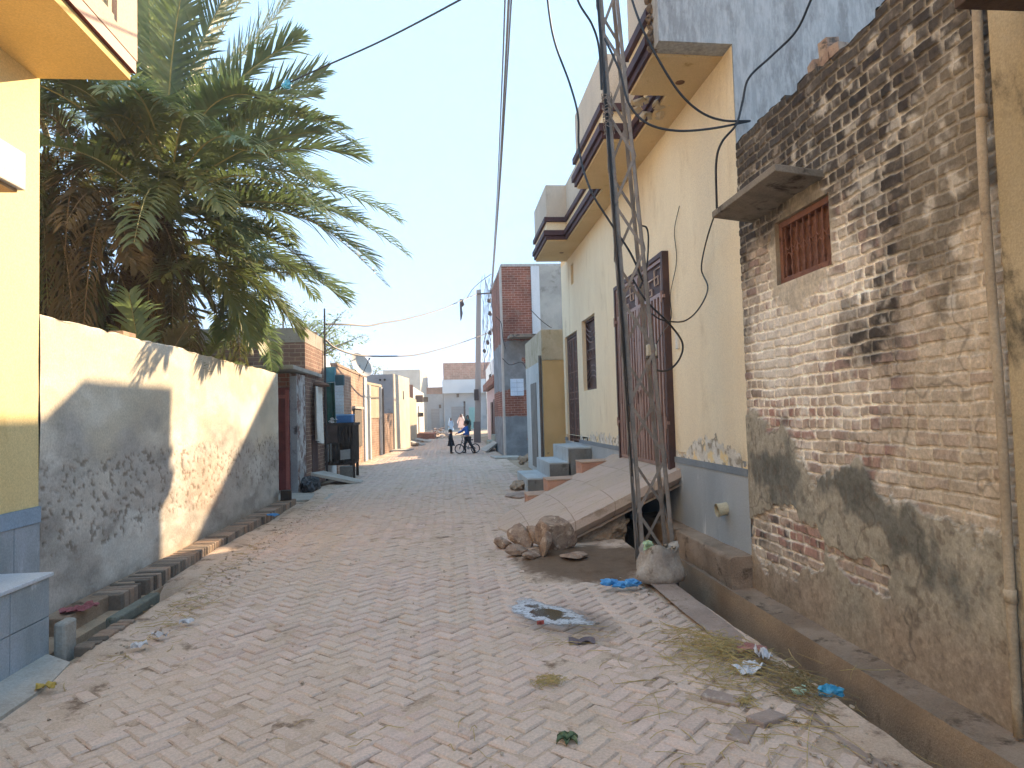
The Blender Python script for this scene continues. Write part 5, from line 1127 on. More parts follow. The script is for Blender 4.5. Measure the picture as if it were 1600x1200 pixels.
# ------------------------------------------------------------------ date palm clump behind the wall
m_fr = mleaf('palm_green', '#566c4d', '#7c8c6a', .3, .42, .5)
m_fr2 = mleaf('palm_olive', '#56613c', '#6a7048', .3, .5, .4)
m_fr3 = mleaf('palm_dry', '#584c38', '#716248', .25, .75, .2)
m_fr4 = mleaf('palm_yellow', '#6f7646', '#858655', .35, .5, .35)
pt_ = thing('date_palm', 'big shaggy date palm clump with green crown and brown dead fronds, behind the garden wall', 'palm', (-4.75, 10.4, 0))
def bez(a, b, c, t): return a*(1-t)**2 + b*2*t*(1-t) + c*t*t
PR_ = random.Random(21)
def frond(pts, mat, leaf=.46, npair=62, seed=0, upv=None, droop=.25, start=.13, vee=.5, wd=.04, thin=1.0, rr=.017):
    r_ = random.Random(seed); a, b, c = [Vector(p) for p in pts]; mb = MB()
    cur = [bez(a, b, c, k/14) for k in range(15)]
    mb.c = 1; mb.tube(cur, [rr*(1.6 if k < 2 else 1)*(1-.82*k/14) for k in range(15)], 5); mb.c = 0
    for i in range(npair):
        t = start+(1-start)*(i+.5)/npair
        p = bez(a, b, c, t); tg = (bez(a, b, c, min(1, t+.02))-bez(a, b, c, max(0, t-.02))).normalized()
        U_ = Vector(upv) if upv is not None else Vector((0, 0, 1))
        side = tg.cross(U_)
        if side.length < .15: side = tg.cross(Vector((.3, -1, .2)))
        side.normalize(); nu_ = side.cross(tg).normalized()
        env = min(1, (t-start)/.22+.35)*min(1, (1-t)/.25+.42)
        for sg in (-1, 1):
            if r_.random() > thin: continue
            L_ = leaf*env*r_.uniform(.82, 1.12)
            fwdk = .75+.9*t**2+r_.gauss(0, .12)
            d = (side*sg + tg*fwdk + nu_*(vee+r_.gauss(0, .22))).normalized()
            w2 = (d.cross(nu_)).normalized()*wd*.5*r_.uniform(.8, 1.15)
            fold = nu_*wd*.18
            d2 = (d + Vector((0, 0, -droop*r_.uniform(.5, 1.5)))).normalized(); d3 = (d2 + Vector((0, 0, -droop*1.2*r_.uniform(.4, 1.5)))).normalized()
            p1 = p + d*L_*.35; p2 = p1+d2*L_*.35; p3 = p2+d3*L_*.3
            vs = [p-w2*.6, p+w2*.6, p1-w2+fold, p1+w2+fold, p2-w2*.75, p2+w2*.75, p3]
            mb.add(vs, [(0, 1, 3, 2), (2, 3, 5, 4), (4, 5, 6)])
    return mb
m_rach = mn('palm_rachis', '#86854f', '#99925c', 5, .6, 0, spec=.35); m_rach2 = mn('palm_rachis_dry', '#7d6847', '#8f7a57', 5, .8, 0)
def add_frond(name, pts, mat, **k):
    dry = mat in (m_fr3,)
    return frond(pts, mat, **k).build(name, [mat, m_rach2 if dry else m_rach], pt_)
# fronds that read clearly in the silhouette: base, bend, tip
def fp(*a): return [at(*q) for q in a]
MAIN = [
 (fp((268, 225, 10.4), (300, 60, 10.2), (385, -55, 10.0)), m_fr, .5), (fp((272, 235, 10.4), (350, 110, 10.6), (462, -8, 10.9)), m_fr, .44),
 (fp((262, 230, 10.3), (262, 60, 9.9), (300, -80, 9.4)), m_fr, .5), (fp((262, 235, 10.6), (235, 90, 10.9), (190, -40, 11.2)), m_fr, .46),
 (fp((290, 245, 10.3), (360, 175, 10.2), (508, 112, 10.2)), m_fr, .5), (fp((300, 268, 10.4), (400, 150, 10.9), (495, 150, 11.2)), m_fr, .42),
 (fp((300, 300, 10.3), (420, 200, 10.2), (566, 246, 10.3)), m_fr, .52), (fp((300, 320, 10.5), (420, 290, 10.8), (560, 345, 11.2)), m_fr, .46),
 (fp((300, 335, 10.3), (450, 290, 10.2), (584, 412, 10.4)), m_fr, .52), (fp((296, 345, 10.1), (400, 330, 9.7), (500, 432, 9.6)), m_fr2, .46),
 (fp((300, 375, 10.5), (430, 380, 10.9), (540, 470, 11.3)), m_fr, .48), (fp((290, 380, 10.2), (380, 370, 9.9), (455, 505, 10.0)), m_fr, .46),
 (fp((285, 400, 10.1), (345, 400, 9.6), (395, 540, 9.4)), m_fr4, .42), (fp((300, 400, 10.6), (400, 420, 11), (470, 520, 11.4)), m_fr2, .44),
 (fp((250, 260, 10.2), (215, 130, 9.6), (270, 165, 8.6)), m_fr2, .42), (fp((255, 330, 10.1), (285, 215, 9.0), (350, 330, 8.2)), m_fr4, .42),
 (fp((245, 240, 10.2), (160, 120, 9.9), (88, 150, 9.6)), m_fr2, .46), (fp((240, 250, 10.4), (140, 160, 10.8), (60, 190, 11.2)), m_fr, .46),
 (fp((240, 270, 10.2), (150, 220, 9.8), (70, 300, 9.5)), m_fr3, .42), (fp((235, 300, 10.4), (130, 270, 10.8), (55, 390, 11.2)), m_fr3, .42),
 (fp((225, 380, 10.0), (165, 300, 9.4), (215, 420, 8.9)), m_fr3, .40), (fp((270, 235, 10.9), (330, 90, 11.5), (420, 60, 12)), m_fr, .44),
 (fp((300, 300, 10.8), (390, 235, 11.4), (520, 290, 12)), m_fr, .42),
 (fp((255, 230, 10.5), (225, 60, 10.4), (235, -90, 10.2)), m_fr, .48), (fp((275, 225, 10.6), (325, 40, 10.9), (430, -60, 11.2)), m_fr, .46), (fp((290, 240, 10.2), (345, 120, 10.0), (470, 60, 9.9)), m_fr, .46),
 (fp((295, 290, 10.0), (380, 215, 9.7), (500, 205, 9.5)), m_fr, .46), (fp((300, 330, 10.0), (390, 300, 9.6), (515, 330, 9.3)), m_fr, .46), (fp((250, 250, 10.0), (200, 150, 9.6), (150, 190, 9.2)), m_fr, .44),
 (fp((285, 330, 9.9), (330, 300, 9.2), (400, 400, 8.9)), m_fr, .44), (fp((265, 300, 9.9), (240, 220, 9.2), (250, 330, 8.7)), m_fr2, .42), (fp((285, 250, 10.0), (320, 130, 9.4), (400, 150, 8.9)), m_fr, .44),
]
for i, (p_, mt, lf) in enumerate(MAIN): add_frond('frond', p_, mt, leaf=lf*1.18, npair=84, seed=i, droop=.10 if mt is m_fr else .25, vee=.35)
CR = at(262, 270, 10.4)
def clampf(base, mid, tip):
    if tip.y < 7.4: tip = tip*.5+base*.5; mid = mid*.6+base*.4
    if tip.x > -3.2 and tip.z < 3.3 and base.y < 12.9: tip.x = -3.3; mid.x = min(mid.x, -3.2); tip.z = max(tip.z, 1.9)
    return base, mid, tip
CENTRES = [(CR, 38, -.25, 1.15, 2.4, 3.4, 0), (at(95, 235, 11.2), 26, -.5, 1.1, 2.0, 3.0, 1), (at(180, 330, 11.0), 24, -.4, 1.2, 1.8, 2.8, 2), (at(345, 440, 11.6), 20, -.1, 1.2, 1.5, 2.3, 3)]
ii = 0
for c0, n_, e0, e1, l0, l1, kind in CENTRES:
    for i in range(n_):
        ii += 1; az = i*2.39996+PR_.uniform(-.3, .3); el = PR_.uniform(e0, e1); L_ = PR_.uniform(l0, l1)
        base = c0 + Vector((.25*math.cos(az), .25*math.sin(az), PR_.uniform(-.7, .2)))
        d = Vector((math.cos(az)*math.cos(el), math.sin(az)*math.cos(el), math.sin(el)))
        mid = base+d*L_*.55+Vector((0, 0, .25)); tip = base+d*L_*.85+Vector((math.cos(az)*.5, math.sin(az)*.5, -L_*(.25+.25*PR_.random())))
        u_ = PR_.random()
        mt = (m_fr if u_ < .7 else m_fr2, m_fr3 if u_ < .5 else (m_fr2 if u_ < .85 else m_fr), m_fr3 if u_ < .45 else (m_fr2 if u_ < .75 else m_fr), m_fr4 if u_ < .4 else (m_fr2 if u_ < .6 else m_fr))[kind]
        add_frond('frond', clampf(base, mid, tip), mt, leaf=PR_.uniform(.4, .5), npair=50, seed=100+ii, droop=.3 if mt is not m_fr3 else .55, wd=.04 if mt is not m_fr3 else .026)
# dead brown fronds hanging round the stems
for i in range(64):
    az = i*2.39996; base = Vector((PR_.uniform(-6.3, -4.1), PR_.uniform(9.9, 11.4), PR_.uniform(3.3, 5.6)))
    if base.x > -4.9: base.z = min(base.z, 4.6)
    o_ = PR_.uniform(.4, 1.2); h_ = PR_.uniform(1.6, 3.4)
    mid = base+Vector((math.cos(az)*o_*.9, math.sin(az)*o_*.9, .4)); tip = base+Vector((math.cos(az)*o_*1.2, math.sin(az)*o_*1.2, -h_))
    if tip.z < .4: tip.z = .4
    add_frond('dead_frond', clampf(base, mid, tip), m_fr3 if i % 4 else m_fr2, leaf=PR_.uniform(.34, .5), npair=60, seed=300+i, droop=.7, thin=.92, wd=.024)
# offshoots crowding the foot of the clump
for i in range(36):
    bx_, by_ = PR_.uniform(-6.6, -3.65), PR_.uniform(9.0, 12.4); az = PR_.uniform(0, 6.28); L_ = PR_.uniform(2.4, 3.6)
    base = Vector((bx_, by_, .1)); d = Vector((math.cos(az)*.3, math.sin(az)*.3, .95))
    if bx_+d.x*L_ > -3.4: d.x = -abs(d.x)*.4
    mid = base+d*L_*.6; tip = base+d*L_+Vector((math.cos(az)*.8, math.sin(az)*.6, -.35))
    if tip.x > -3.1: tip.x = -3.15
    add_frond('offshoot_frond', (base, mid, tip), PR_.choice([m_fr, m_fr2, m_fr3, m_fr3, m_fr4]), leaf=.42, npair=44, seed=400+i, droop=.3)
m_trk = mn('palm_trunk', '#4d3f32', '#62513f', 7, .95, .8, 22, '#352b23', (.52, .64), 9, bd=.04)
def trunk(p0, p1, p2, r_a, r_b, seed):
    mb = MB(); q = [bez(Vector(p0), Vector(p1), Vector(p2), k/26) for k in range(27)]
    mb.tube(q, [r_a+(r_b-r_a)*k/26+.03*((k % 2)*2-1) for k in range(27)], 11)
    rr_ = random.Random(seed)
    for k in range(1, 26):
        for j in range(7):
            a = rr_.uniform(0, 6.28); r = r_a+(r_b-r_a)*k/26; d = Vector((math.cos(a), math.sin(a), 0))
            b_ = q[k]+d*r*.9; mb.bar(b_, b_+d*rr_.uniform(.06, .13)+Vector((0, 0, rr_.uniform(.1, .24))), .07, .025, d)
    return mb
trunk((-4.85, 10.4, 0), (-4.95, 10.4, 2.4), tuple(CR+Vector((0, 0, -.25))), .26, .20, 1).build('trunk', m_trk, pt_)
trunk((-5.5, 10.2, 0), (-5.7, 10.2, 1.8), (-5.45, 10.2, 4.0), .22, .17, 2).build('trunk', m_trk, pt_)
trunk((-4.2, 10.9, 0), (-4.0, 10.9, 1.2), (-4.15, 10.9, 2.4), .2, .15, 3).build('trunk', m_trk, pt_)

# ------------------------------------------------------------------ feathery trees farther back
m_ac = mleaf('acacia_leaf', '#6c7d4a', '#849261', .4, .6, .2); m_brk = mn('grey_bark', '#6d6154', '#7d7164', 6, .95, .4, 30)
def tree(name, label, base, h, cr_r, seed, ncl, leafn, lsz, matl, spread=1.0, feathery=True, grp=None):
    r_ = random.Random(seed); t_ = thing(name, label, 'tree', base, grp); b = Vector(base)
    tm = MB(); top = b+Vector((r_.uniform(-.2, .2), r_.uniform(-.2, .2), h*.55))
    tm.tube([b, b.lerp(top, .5)+Vector((.06, 0, 0)), top], [.13*h/5, .1*h/5, .07*h/5], 7)
    lf = MB(); ends = []
    for i in range(ncl):
        a = r_.uniform(0, 6.28); e = r_.uniform(-.1, 1.2); q = cr_r*r_.uniform(.45, 1.0)
        c = b+Vector((math.cos(a)*math.cos(e)*q*spread, math.sin(a)*math.cos(e)*q*spread, h*.62+math.sin(e)*q*.75))
        s_ = b.lerp(top, r_.uniform(.6, 1)); md = s_.lerp(c, .55)+Vector((0, 0, .15*cr_r*.3)); tm.tube([s_, md, c], [.035*h/5, .022*h/5, .006], 5); ends.append((s_, md, c))
        for j in range(leafn):
            u_ = r_.random(); p = bez(s_, md, c, .35+.65*u_)+Vector((r_.gauss(0, .2), r_.gauss(0, .2), r_.gauss(0, .13)))*cr_r*.42
            d = Vector((r_.gauss(0, 1), r_.gauss(0, 1), r_.gauss(0, .5)-.2)).normalized(); n_ = d.cross(Vector((r_.gauss(0, 1), r_.gauss(0, 1), 1))).normalized()
            L_ = lsz*r_.uniform(.6, 1.4); w_ = n_*L_*(.14 if feathery else .3)
            lf.add([p, p+d*L_*.5+w_, p+d*L_, p+d*L_*.5-w_], [(0, 1, 2, 3)])
    tm.build('trunk', m_brk, t_); lf.build('crown', matl, t_); return t_
tree('acacia_tree', 'feathery pale green acacia behind the corner brick house, beside the palm', (-5.9, 25, 0), 7.0, 2.3, 5, 34, 150, .16, m_ac, 1.35)
tree('acacia_tree', 'sparse grey-green tree showing behind the satellite dish', (-4.9, 35, 0), 5.9, 1.8, 9, 26, 70, .17, mleaf('sparse_leaf', '#7f8566', '#939877', .4, .6, .2), 1.3)
tree('dark_tree', 'dark broad tree standing deep behind the palm clump', (-9.5, 17, 0), 6.0, 2.6, 15, 36, 200, .22, mleaf('dark_leaf', '#3c4a2b', '#4d5b37', .3, .5, .3), 1.2, False)
tree('dark_tree', 'dense dark bushy tree close behind the palm stems', (-7.3, 13.6, 0), 4.6, 2.3, 23, 40, 260, .2, MATS['dark_leaf'], 1.1, False)
tree('dark_tree', 'green bushy tree behind the left house, seen low through the palm', (-11.5, 13, 0), 4.6, 2.2, 19, 32, 180, .22, MATS['dark_leaf'], 1.2, False)

# ------------------------------------------------------------------ concrete pole, cables
cp = thing('concrete_pole', 'slim square concrete power pole on the right of the road behind the children', 'pole', (1.6, 36.9, 0))
pa, pb = at(746, 692, 36.9), at(748, 453, 36.9); pa.z = -.1
pm = MB(); pm.prism([(pa.x-.17, pa.y-.15, -.1), (pa.x+.17, pa.y-.15, -.1), (pb.x+.12, pb.y-.1, pb.z), (pb.x-.12, pb.y-.1, pb.z)], (0, .28, 0))
pm.build('shaft', mn('pole_concrete', '#8f8a86', '#9d9893', 1, .95, .2, 20, stretch=(1, 1, .2)), cp)
MB().box(pa.x-.18, pa.x+.18, pa.y-.16, pa.y+.14, 0, 1.15).build('painted_base', mn('pole_base', '#5f5a5a', '#6c6666', 2, .95, .2, 20), cp)
MB().bar((pb.x-.1, pb.y-.12, pb.z-.25), (pb.x+.75, pb.y-.12, pb.z-.2), .07, .07).build('cross_arm', MATS['dark_iron'], cp)
MB().box(pa.x-.12, pa.x+.12, pa.y-.2, pa.y-.151, 2.3, 2.9).build('fuse_box', MATS['dark_iron'], cp)
def catm(pts, n=8):
    P = [Vector(p) for p in pts]; P = [P[0]*2-P[1]]+P+[P[-1]*2-P[-2]]; out = []
    for i in range(1, len(P)-2):
        for k in range(n):
            t = k/n; a, b, c, d = P[i-1:i+3]
            out.append(.5*((2*b)+(c-a)*t+(2*a-5*b+4*c-d)*t*t+(3*b-a-3*c+d)*t**3))
    out.append(P[-2]); return out
def cable(pts, r, label, grp='cables over the street', n=8, mat=None, name='cable', cat='cable'):
    q = catm(pts, n); return tag(MB().tube(q, r, 5).build(name, mat or m_wire, off=q[0]), label, cat, grp)
m_wg = mn('grey_cable', '#55565e', '#62636b', 5, .5, 0, spec=.4)
for k, o_ in enumerate((-6, 0, 4)):
    cable([at(808+o_*2, -260, 6.4), at(795+o_, 0, 9.8), at(788.5+o_*.7, 130, 12.5), at(778.5+o_*.35, 310, 20), at(770+o_*.2, 430, 33), at(767+o_*.3, 472, 38)], (.014, .02, .014)[k],
          ('outermost left strand of the cable bundle running up the middle of the sky', 'thick middle strand of the cable bundle running up the middle of the sky', 'right strand of the cable bundle running up the middle of the sky')[k], mat=m_wg, n=14)
anc = at(1172, 189, 5.98)
def zc(t): return cornr(0, t)
cable([at(850, -60, 6.6), at(858, 20, 6.6), at(868, 70, 6.6), at(890, 130, 6.6), at(903, 180, 6.5), at(905, 235, 6.5), at(922, 295, 6.3), at(952, 345, 6.25), at(985, 395, 6.2), at(1005, 440, 6.2)], .011, 'black cable dropping in a long wavy line from the sky to the lattice pole')
cable([at(890, -40, 6.0), at(905, 5, 6.0), at(925, 38, 6.05), at(936, 75, 6.1), at(940, 140, 6.1)], .011, 'short black cable coming in from the left to the top of the lattice pole')
cable([at(978, -30, 5.9), at(1002, 40, 5.75), at(1030, 95, 5.75), at(1062, 145, 5.8), at(1095, 175, 5.85), at(1130, 188, 5.9), anc], .011, 'upper black cable sagging from the lattice pole top to the corner of the brick wall')
cable([at(945, 60, 6.1), at(968, 110, 6.0), at(982, 160, 5.95), at(1010, 192, 5.9), at(1055, 204, 5.9), at(1110, 201, 5.92), anc], .011, 'lower black cable looping from the lattice pole to the corner of the brick wall')
cable([at(1290, -60, 5.2), at(1265, 5, 5.4), at(1243, 50, 5.6), at(1205, 88, 5.8), at(1170, 122, 5.9), at(1160, 160, 5.93), at(1150, 195, 5.93), at(1128, 222, 5.95), at(1119, 255, 6.0), at(1120, 325, 6.05)], .011, 'black cable crossing the grey end wall down to the cream wall')
cable([at(1120, 325, 6.05), at(1104, 375, 6.5), at(1096, 420, 6.9), at(1106, 450, 6.7), at(1092, 482, 6.6), at(1068, 502, 6.4), at(1035, 500, 6.3), at(1018, 490, 6.3)], .008, 'thin black cable looping across the cream wall to the lattice pole')
cable([(RX-.02, 7.55, 3.86), (RX-.02, 7.75, 3.62), (RX-.02, 7.72, 3.25), (RX-.03, 7.95, 2.9), (RX-.05, 7.9, 2.6), at(1035, 520, 6.8), at(1022, 545, 6.3)], .005, 'thin twisted wire hanging down the cream wall to the junction box')
cable([at(1000, 352, 6.35), at(1010, 356, 6.5), at(1013, 375, 6.5), at(1010, 420, 6.4), at(1000, 450, 6.3)], .009, 'short black loop of cable hanging beside the lattice pole high up')
cable([at(985, 430, 6.2), at(1010, 470, 6.15), at(1045, 505, 6.2), at(1066, 535, 6.4), at(1062, 560, 6.5), at(1045, 578, 6.45), at(1025, 578, 6.35), at(1018, 562, 6.27)], .010, 'black cable bulging round in a loop to the junction box')
cable([at(330, 182, 10.0), at(400, 152, 9.6), at(450, 130, 9.2), at(500, 107, 8.6), at(600, 62, 7.8), at(722, -2, 6.8), at(840, -70, 5.8)], .011, 'black cable slanting from the palm up across the top of the sky')
kn = at(450, 130, 9.17); kb_ = MB()
for i in range(4): kb_.blob(kn+Vector((rnd.uniform(-.04, .04), -.0, rnd.uniform(-.04, .03))), (.04, .03, .035), i, 2, .5, 3)
tag(kb_.build('blue_rag', mn('blue_film', '#2f93b8', '#4aaed0', 14, .5, .2, 40, spec=.4), off=kn), 'scrap of blue plastic tied round the cable in front of the palm', 'rag')
def kinky(ps, k=.012):
    r_ = random.Random(5); return [Vector(p)+Vector((0, 0, r_.uniform(-k, k)*3)) for p in ps]
cable(kinky([at(510, 507, 17.1), at(545, 508, 18), at(575, 510, 19.5), at(600, 506, 21), at(640, 498, 24), at(690, 484, 29), at(722, 468, 33), at(746, 459, 36.7)]), .026, 'upper wire from the thin mast across the sky to the concrete pole')
cable(kinky([at(507, 530, 17.1), at(525, 545, 18), at(560, 556, 20), at(610, 558, 23), at(650, 555, 26), at(690, 546, 30), at(725, 533, 34), at(768, 518, 38)]), .026, 'lower wire sagging from the thin mast across the sky to the cable tangle')
cable([at(730, 465, 36), at(740, 450, 36.6), at(755, 437, 36.6), at(768, 428, 36.6)], .02, 'short wire from the concrete pole top up to the cable bundle', mat=m_wg)
rg = MB(); P_ = [at(721, 468, 33), at(720, 480, 33), at(721, 490, 33), at(720, 501, 33)]
rg.tube(P_, [.09, .05, .07, .02], 6).tube([at(722, 470, 33), at(724, 476, 33), at(721, 480, 33)], [.05, .06, .02], 5)
tag(rg.build('hanging_rag', mn('dark_rag', '#3b3b40', '#4a4a50', 5, .9, .2), off=P_[0]), 'dark rag dangling from the upper wire near the concrete pole', 'rag')
# tangle of drop wires beside the concrete pole
wt_ = thing('wire_tangle', 'tangle of thin drop wires and clamps hanging beside the concrete pole', 'wires', tuple(at(768, 450, 36.4)))
tg_ = MB(); r_ = random.Random(12)
for i in range(15):
    x0 = 762+r_.uniform(-8, 12); ptsx = []
    y0, y1 = r_.uniform(420, 470), r_.uniform(520, 612)
    for k in range(7): ptsx.append(at(x0+r_.gauss(0, 2.2)+k*r_.uniform(-1, 1.2), y0+(y1-y0)*k/6, 36.3+r_.uniform(-.3, .3)))
    tg_.tube(catm(ptsx, 4), .014, 4)
tg_.build('drop_wires', m_wg, wt_)
for px, py in ((766, 490), (770, 515), (766, 520), (757, 548), (762, 535), (768, 455), (764, 470)): MB().blob(at(px, py, 36.3), (.12, .1, .14), px, 1, .3, 2).build('clamp', MATS['dark_iron'], wt_)
for k, pts_ in enumerate((((775, 495), (783, 505), (786, 530), (790, 545)), ((785, 560), (797, 570), (815, 566), (824, 580)), ((828, 483), (845, 500), (858, 510), (862, 512)))):
    cable([at(x, y, 24.0 if k < 2 else 23.9) for x, y in pts_], .014, ('cable looping over the corner of the tall brick house', 'cable sagging under the sunshade of the tall brick house', 'cable running down the grey render of the tall house to the cottage')[k], 'cables on the tall brick house')

# ------------------------------------------------------------------ people
def skin(name, V, Ed, root, mat, parent, sub=1, inflate=0.0, rootloc=None):
    keys = list(V); idx = {k: i for i, k in enumerate(keys)}
    me = bpy.data.meshes.new(name); me.from_pydata([V[k][:3] for k in keys], [(idx[a], idx[b]) for a, b in Ed], [])
    ob = bpy.data.objects.new(name, me); COL.objects.link(ob)
    md = ob.modifiers.new('skin', 'SKIN'); md.use_smooth_shade = True
    for k in keys:
        sv = me.skin_vertices[0].data[idx[k]]; r = V[k][3]; r = r if isinstance(r, tuple) else (r, r)
        sv.radius = (r[0]+inflate, r[1]+inflate); sv.use_root = (k == root)
    if sub: ob.modifiers.new('sub', 'SUBSURF').levels = sub; ob.modifiers['sub'].render_levels = sub
    dg = bpy.context.evaluated_depsgraph_get(); dg.update()
    nm = bpy.data.meshes.new_from_object(ob.evaluated_get(dg)); nm.name = name
    ob.modifiers.clear(); ob.data = nm; nm.materials.clear(); nm.materials.append(mat); bpy.data.meshes.remove(me)
    nm.polygons.foreach_set('use_smooth', [True]*len(nm.polygons))
    ob.parent = parent; OFF[ob.name_full] = Vector((0, 0, 0)); return ob
m_skin = mn('skin', '#7d5a45', '#8a6550', 4, .6, .05, 40, spec=.3); m_hair = mn('black_hair', '#17130f', '#221c17', 10, .6, .2, 60, spec=.3)
def person(label, loc, rotz, Hh, top, bottom, hair=True, arms=None, legs=None, robe=None, veil=None, lean=0.0, shoe='#2a2522', hairc=None, kid=False):
    """built at the origin facing -Y, then turned and placed; arms/legs: ((elbow),(hand)) and ((knee),(ankle)) in metres"""
    p = thing('person', label, 'person', (0, 0, 0)); s = Hh
    hd = .066 if not kid else .083
    hz = s-hd*s*1.05
    V = dict(pel=(0, 0, .50*s, (.085*s, .06*s)), wst=(0, lean*.3, .60*s, (.075*s, .055*s)), che=(0, lean*.7, .72*s, (.092*s, .062*s)), nkb=(0, lean, .81*s, (.05*s, .045*s)), nk=(0, lean, .845*s, .032*s),
             jaw=(0, lean-.012*s, hz-hd*s*.45, (hd*.72*s, hd*.8*s)), sk=(0, lean, hz+hd*s*.35, (hd*.8*s, hd*.98*s)), nose=(0, lean-hd*s*1.05, hz-.02*s, .007*s))
    Ed = [('pel', 'wst'), ('wst', 'che'), ('che', 'nkb'), ('nkb', 'nk'), ('nk', 'jaw'), ('jaw', 'sk'), ('jaw', 'nose')]
    arms = arms or (((-.16*s, .0, .62*s), (-.15*s, -.05*s, .47*s)), ((.16*s, .0, .62*s), (.15*s, -.05*s, .47*s)))
    legs = legs or (((-.05*s, -.01*s, .28*s), (-.055*s, .0, .04*s)), ((.05*s, -.01*s, .28*s), (.055*s, .0, .04*s)))
    for sd, (el, ha), (kn, an) in ((-1, *[arms[0]], *[legs[0]]), (1, *[arms[1]], *[legs[1]])):
        q = 'l' if sd < 0 else 'r'; el, ha, kn, an = map(Vector, (el, ha, kn, an))
        V['sh'+q] = (sd*.105*s, lean*.95, .785*s, .036*s); V['el'+q] = (*el, .026*s); V['wr'+q] = (*ha, .019*s)
        d = (ha-el).normalized(); pl_ = ha+d*.04*s; V['pa'+q] = (*pl_, (.02*s, .012*s))
        Ed += [('nkb', 'sh'+q), ('sh'+q, 'el'+q), ('el'+q, 'wr'+q), ('wr'+q, 'pa'+q)]
        sid = d.cross(Vector((0, -1, .2))).normalized()
        for f in range(4):
            b1_ = pl_+sid*(f-1.5)*.009*s+d*.02*s; c1_ = b1_+d*(.03-.004*abs(f-1.3))*s+Vector((0, -.006*s, -.006*s)); V[f'f{f}{q}'] = (*b1_, .0055*s); V[f'g{f}{q}'] = (*c1_, .0045*s)
            Ed += [('pa'+q, f'f{f}{q}'), (f'f{f}{q}', f'g{f}{q}')]
        th = ha+d*.02*s-sid*.02*s; V['th'+q] = (*th, .006*s); V['tt'+q] = (*(th+d*.025*s-sid*.008*s), .005*s); Ed += [('wr'+q, 'th'+q), ('th'+q, 'tt'+q)]
        V['hp'+q] = (sd*.05*s, 0, .47*s, .055*s); V['kn'+q] = (*kn, .036*s); V['an'+q] = (*an, .023*s); V['to'+q] = (an.x+sd*.012*s, an.y-.085*s, .016*s, .016*s)
        Ed += [('pel', 'hp'+q), ('hp'+q, 'kn'+q), ('kn'+q, 'an'+q), ('an'+q, 'to'+q)]
    skin('body', V, Ed, 'pel', m_skin, p, 1)
    mt = mn('cloth_'+top[1:], top, top, 3, .9, .2, 25); mb_ = mn('cloth_'+bottom[1:], bottom, bottom, 3, .9, .2, 25)
    inf = .012*s
    tk = ['pel', 'wst', 'che', 'nkb', 'shl', 'ell', 'wrl', 'shr', 'elr', 'wrr']
    skin('shirt', {k: V[k] for k in tk}, [('pel', 'wst'), ('wst', 'che'), ('che', 'nkb'), ('nkb', 'shl'), ('shl', 'ell'), ('ell', 'wrl'), ('nkb', 'shr'), ('shr', 'elr'), ('elr', 'wrr')], 'pel', mt, p, 1, inf)
    bk_ = ['pel', 'hpl', 'knl', 'anl', 'hpr', 'knr', 'anr']
    skin('trousers', {k: V[k] for k in bk_}, [('pel', 'hpl'), ('hpl', 'knl'), ('knl', 'anl'), ('pel', 'hpr'), ('hpr', 'knr'), ('knr', 'anr')], 'pel', mb_, p, 1, inf*.9)
    for q in 'lr':
        a = V['an'+q]; MB().blob((a[0], a[1]-.035*s, .022*s), (.03*s, .075*s, .024*s), 3, 2, .08).build('shoe', mn('shoe_'+shoe[1:], shoe, shoe, 4, .6, .1), p, smooth=True)
    if robe:
        (w0, w1, zlo) = robe; mb2 = MB(); n = 24; P = np.zeros((n+1, 9, 3))
        for i in range(n+1):
            a = 2*math.pi*i/n
            for j in range(9):
                t_ = j/8; z = .66*s+(zlo-.66*s)*t_; r = w0+(w1-w0)*t_**1.1; r *= 1+.09*t_*math.sin(a*5+1)
                P[i, j] = (r*math.cos(a), r*.72*math.sin(a)+lean*.4*(1-t_), z)
        mb2.grid(P, flip=True).build('kurta', mt, p, smooth=True)
    sk_ = V['sk']; hc = Vector((sk_[0], sk_[1]+.012*s, hz+hd*s*.28))
    if hair: MB().blob(hc+Vector((0, .006*s, .016*s)), (hd*.98*s, hd*1.04*s, hd*.98*s), 5, 3, .05, 3).build('hair', m_hair, p, smooth=True)
    for q in (-1, 1): 
        MB().blob((q*hd*.86*s, lean+.004*s, hz-.1*hd*s), (.008*s, .014*s, .022*s), 2, 1, .05).build('ear', m_skin, p, smooth=True)
        MB().blob((q*hd*.34*s, lean-hd*.84*s, hz+.05*hd*s), (.010*s, .006*s, .007*s), 2, 1, .02).build('eye', m_hair, p)
    MB().blob((0, lean-hd*.88*s, hz-.55*hd*s), (.018*s, .006*s, .005*s), 2, 1, .02).build('mouth', mn('lips', '#6b3f36', '#74473d', 5, .6, 0), p)
    if veil:
        vc, ln = veil; n = 22; P = np.zeros((n+1, 12, 3))
        for i in range(n+1):
            a = R(-40)+R(260)*i/n
            for j in range(12):
                t_ = j/11
                if t_ < .42: ph_ = t_/.42*math.pi/2; r = hd*1.28*s*math.sin(ph_); z = hz+.15*hd*s+hd*1.25*s*math.cos(ph_)
                else: u_ = (t_-.42)/.58; r = hd*1.28*s+(.16*s-hd*1.28*s)*sm(0, .7, np.float64(u_)); z = hz+.15*hd*s-u_*ln*s
                P[i, j] = (r*math.cos(a)*(1+.05*math.sin(a*7)*t_), r*math.sin(a)*.9+lean+.004*s, z)
        MB().grid(P, flip=True).build('headscarf', mn('veil_'+vc[1:], vc, vc, 3, .9, .2, 25), p, smooth=True)
    p.location = loc; p.rotation_euler = (0, 0, rotz); return p
k1 = at(705, 708, 27.4)
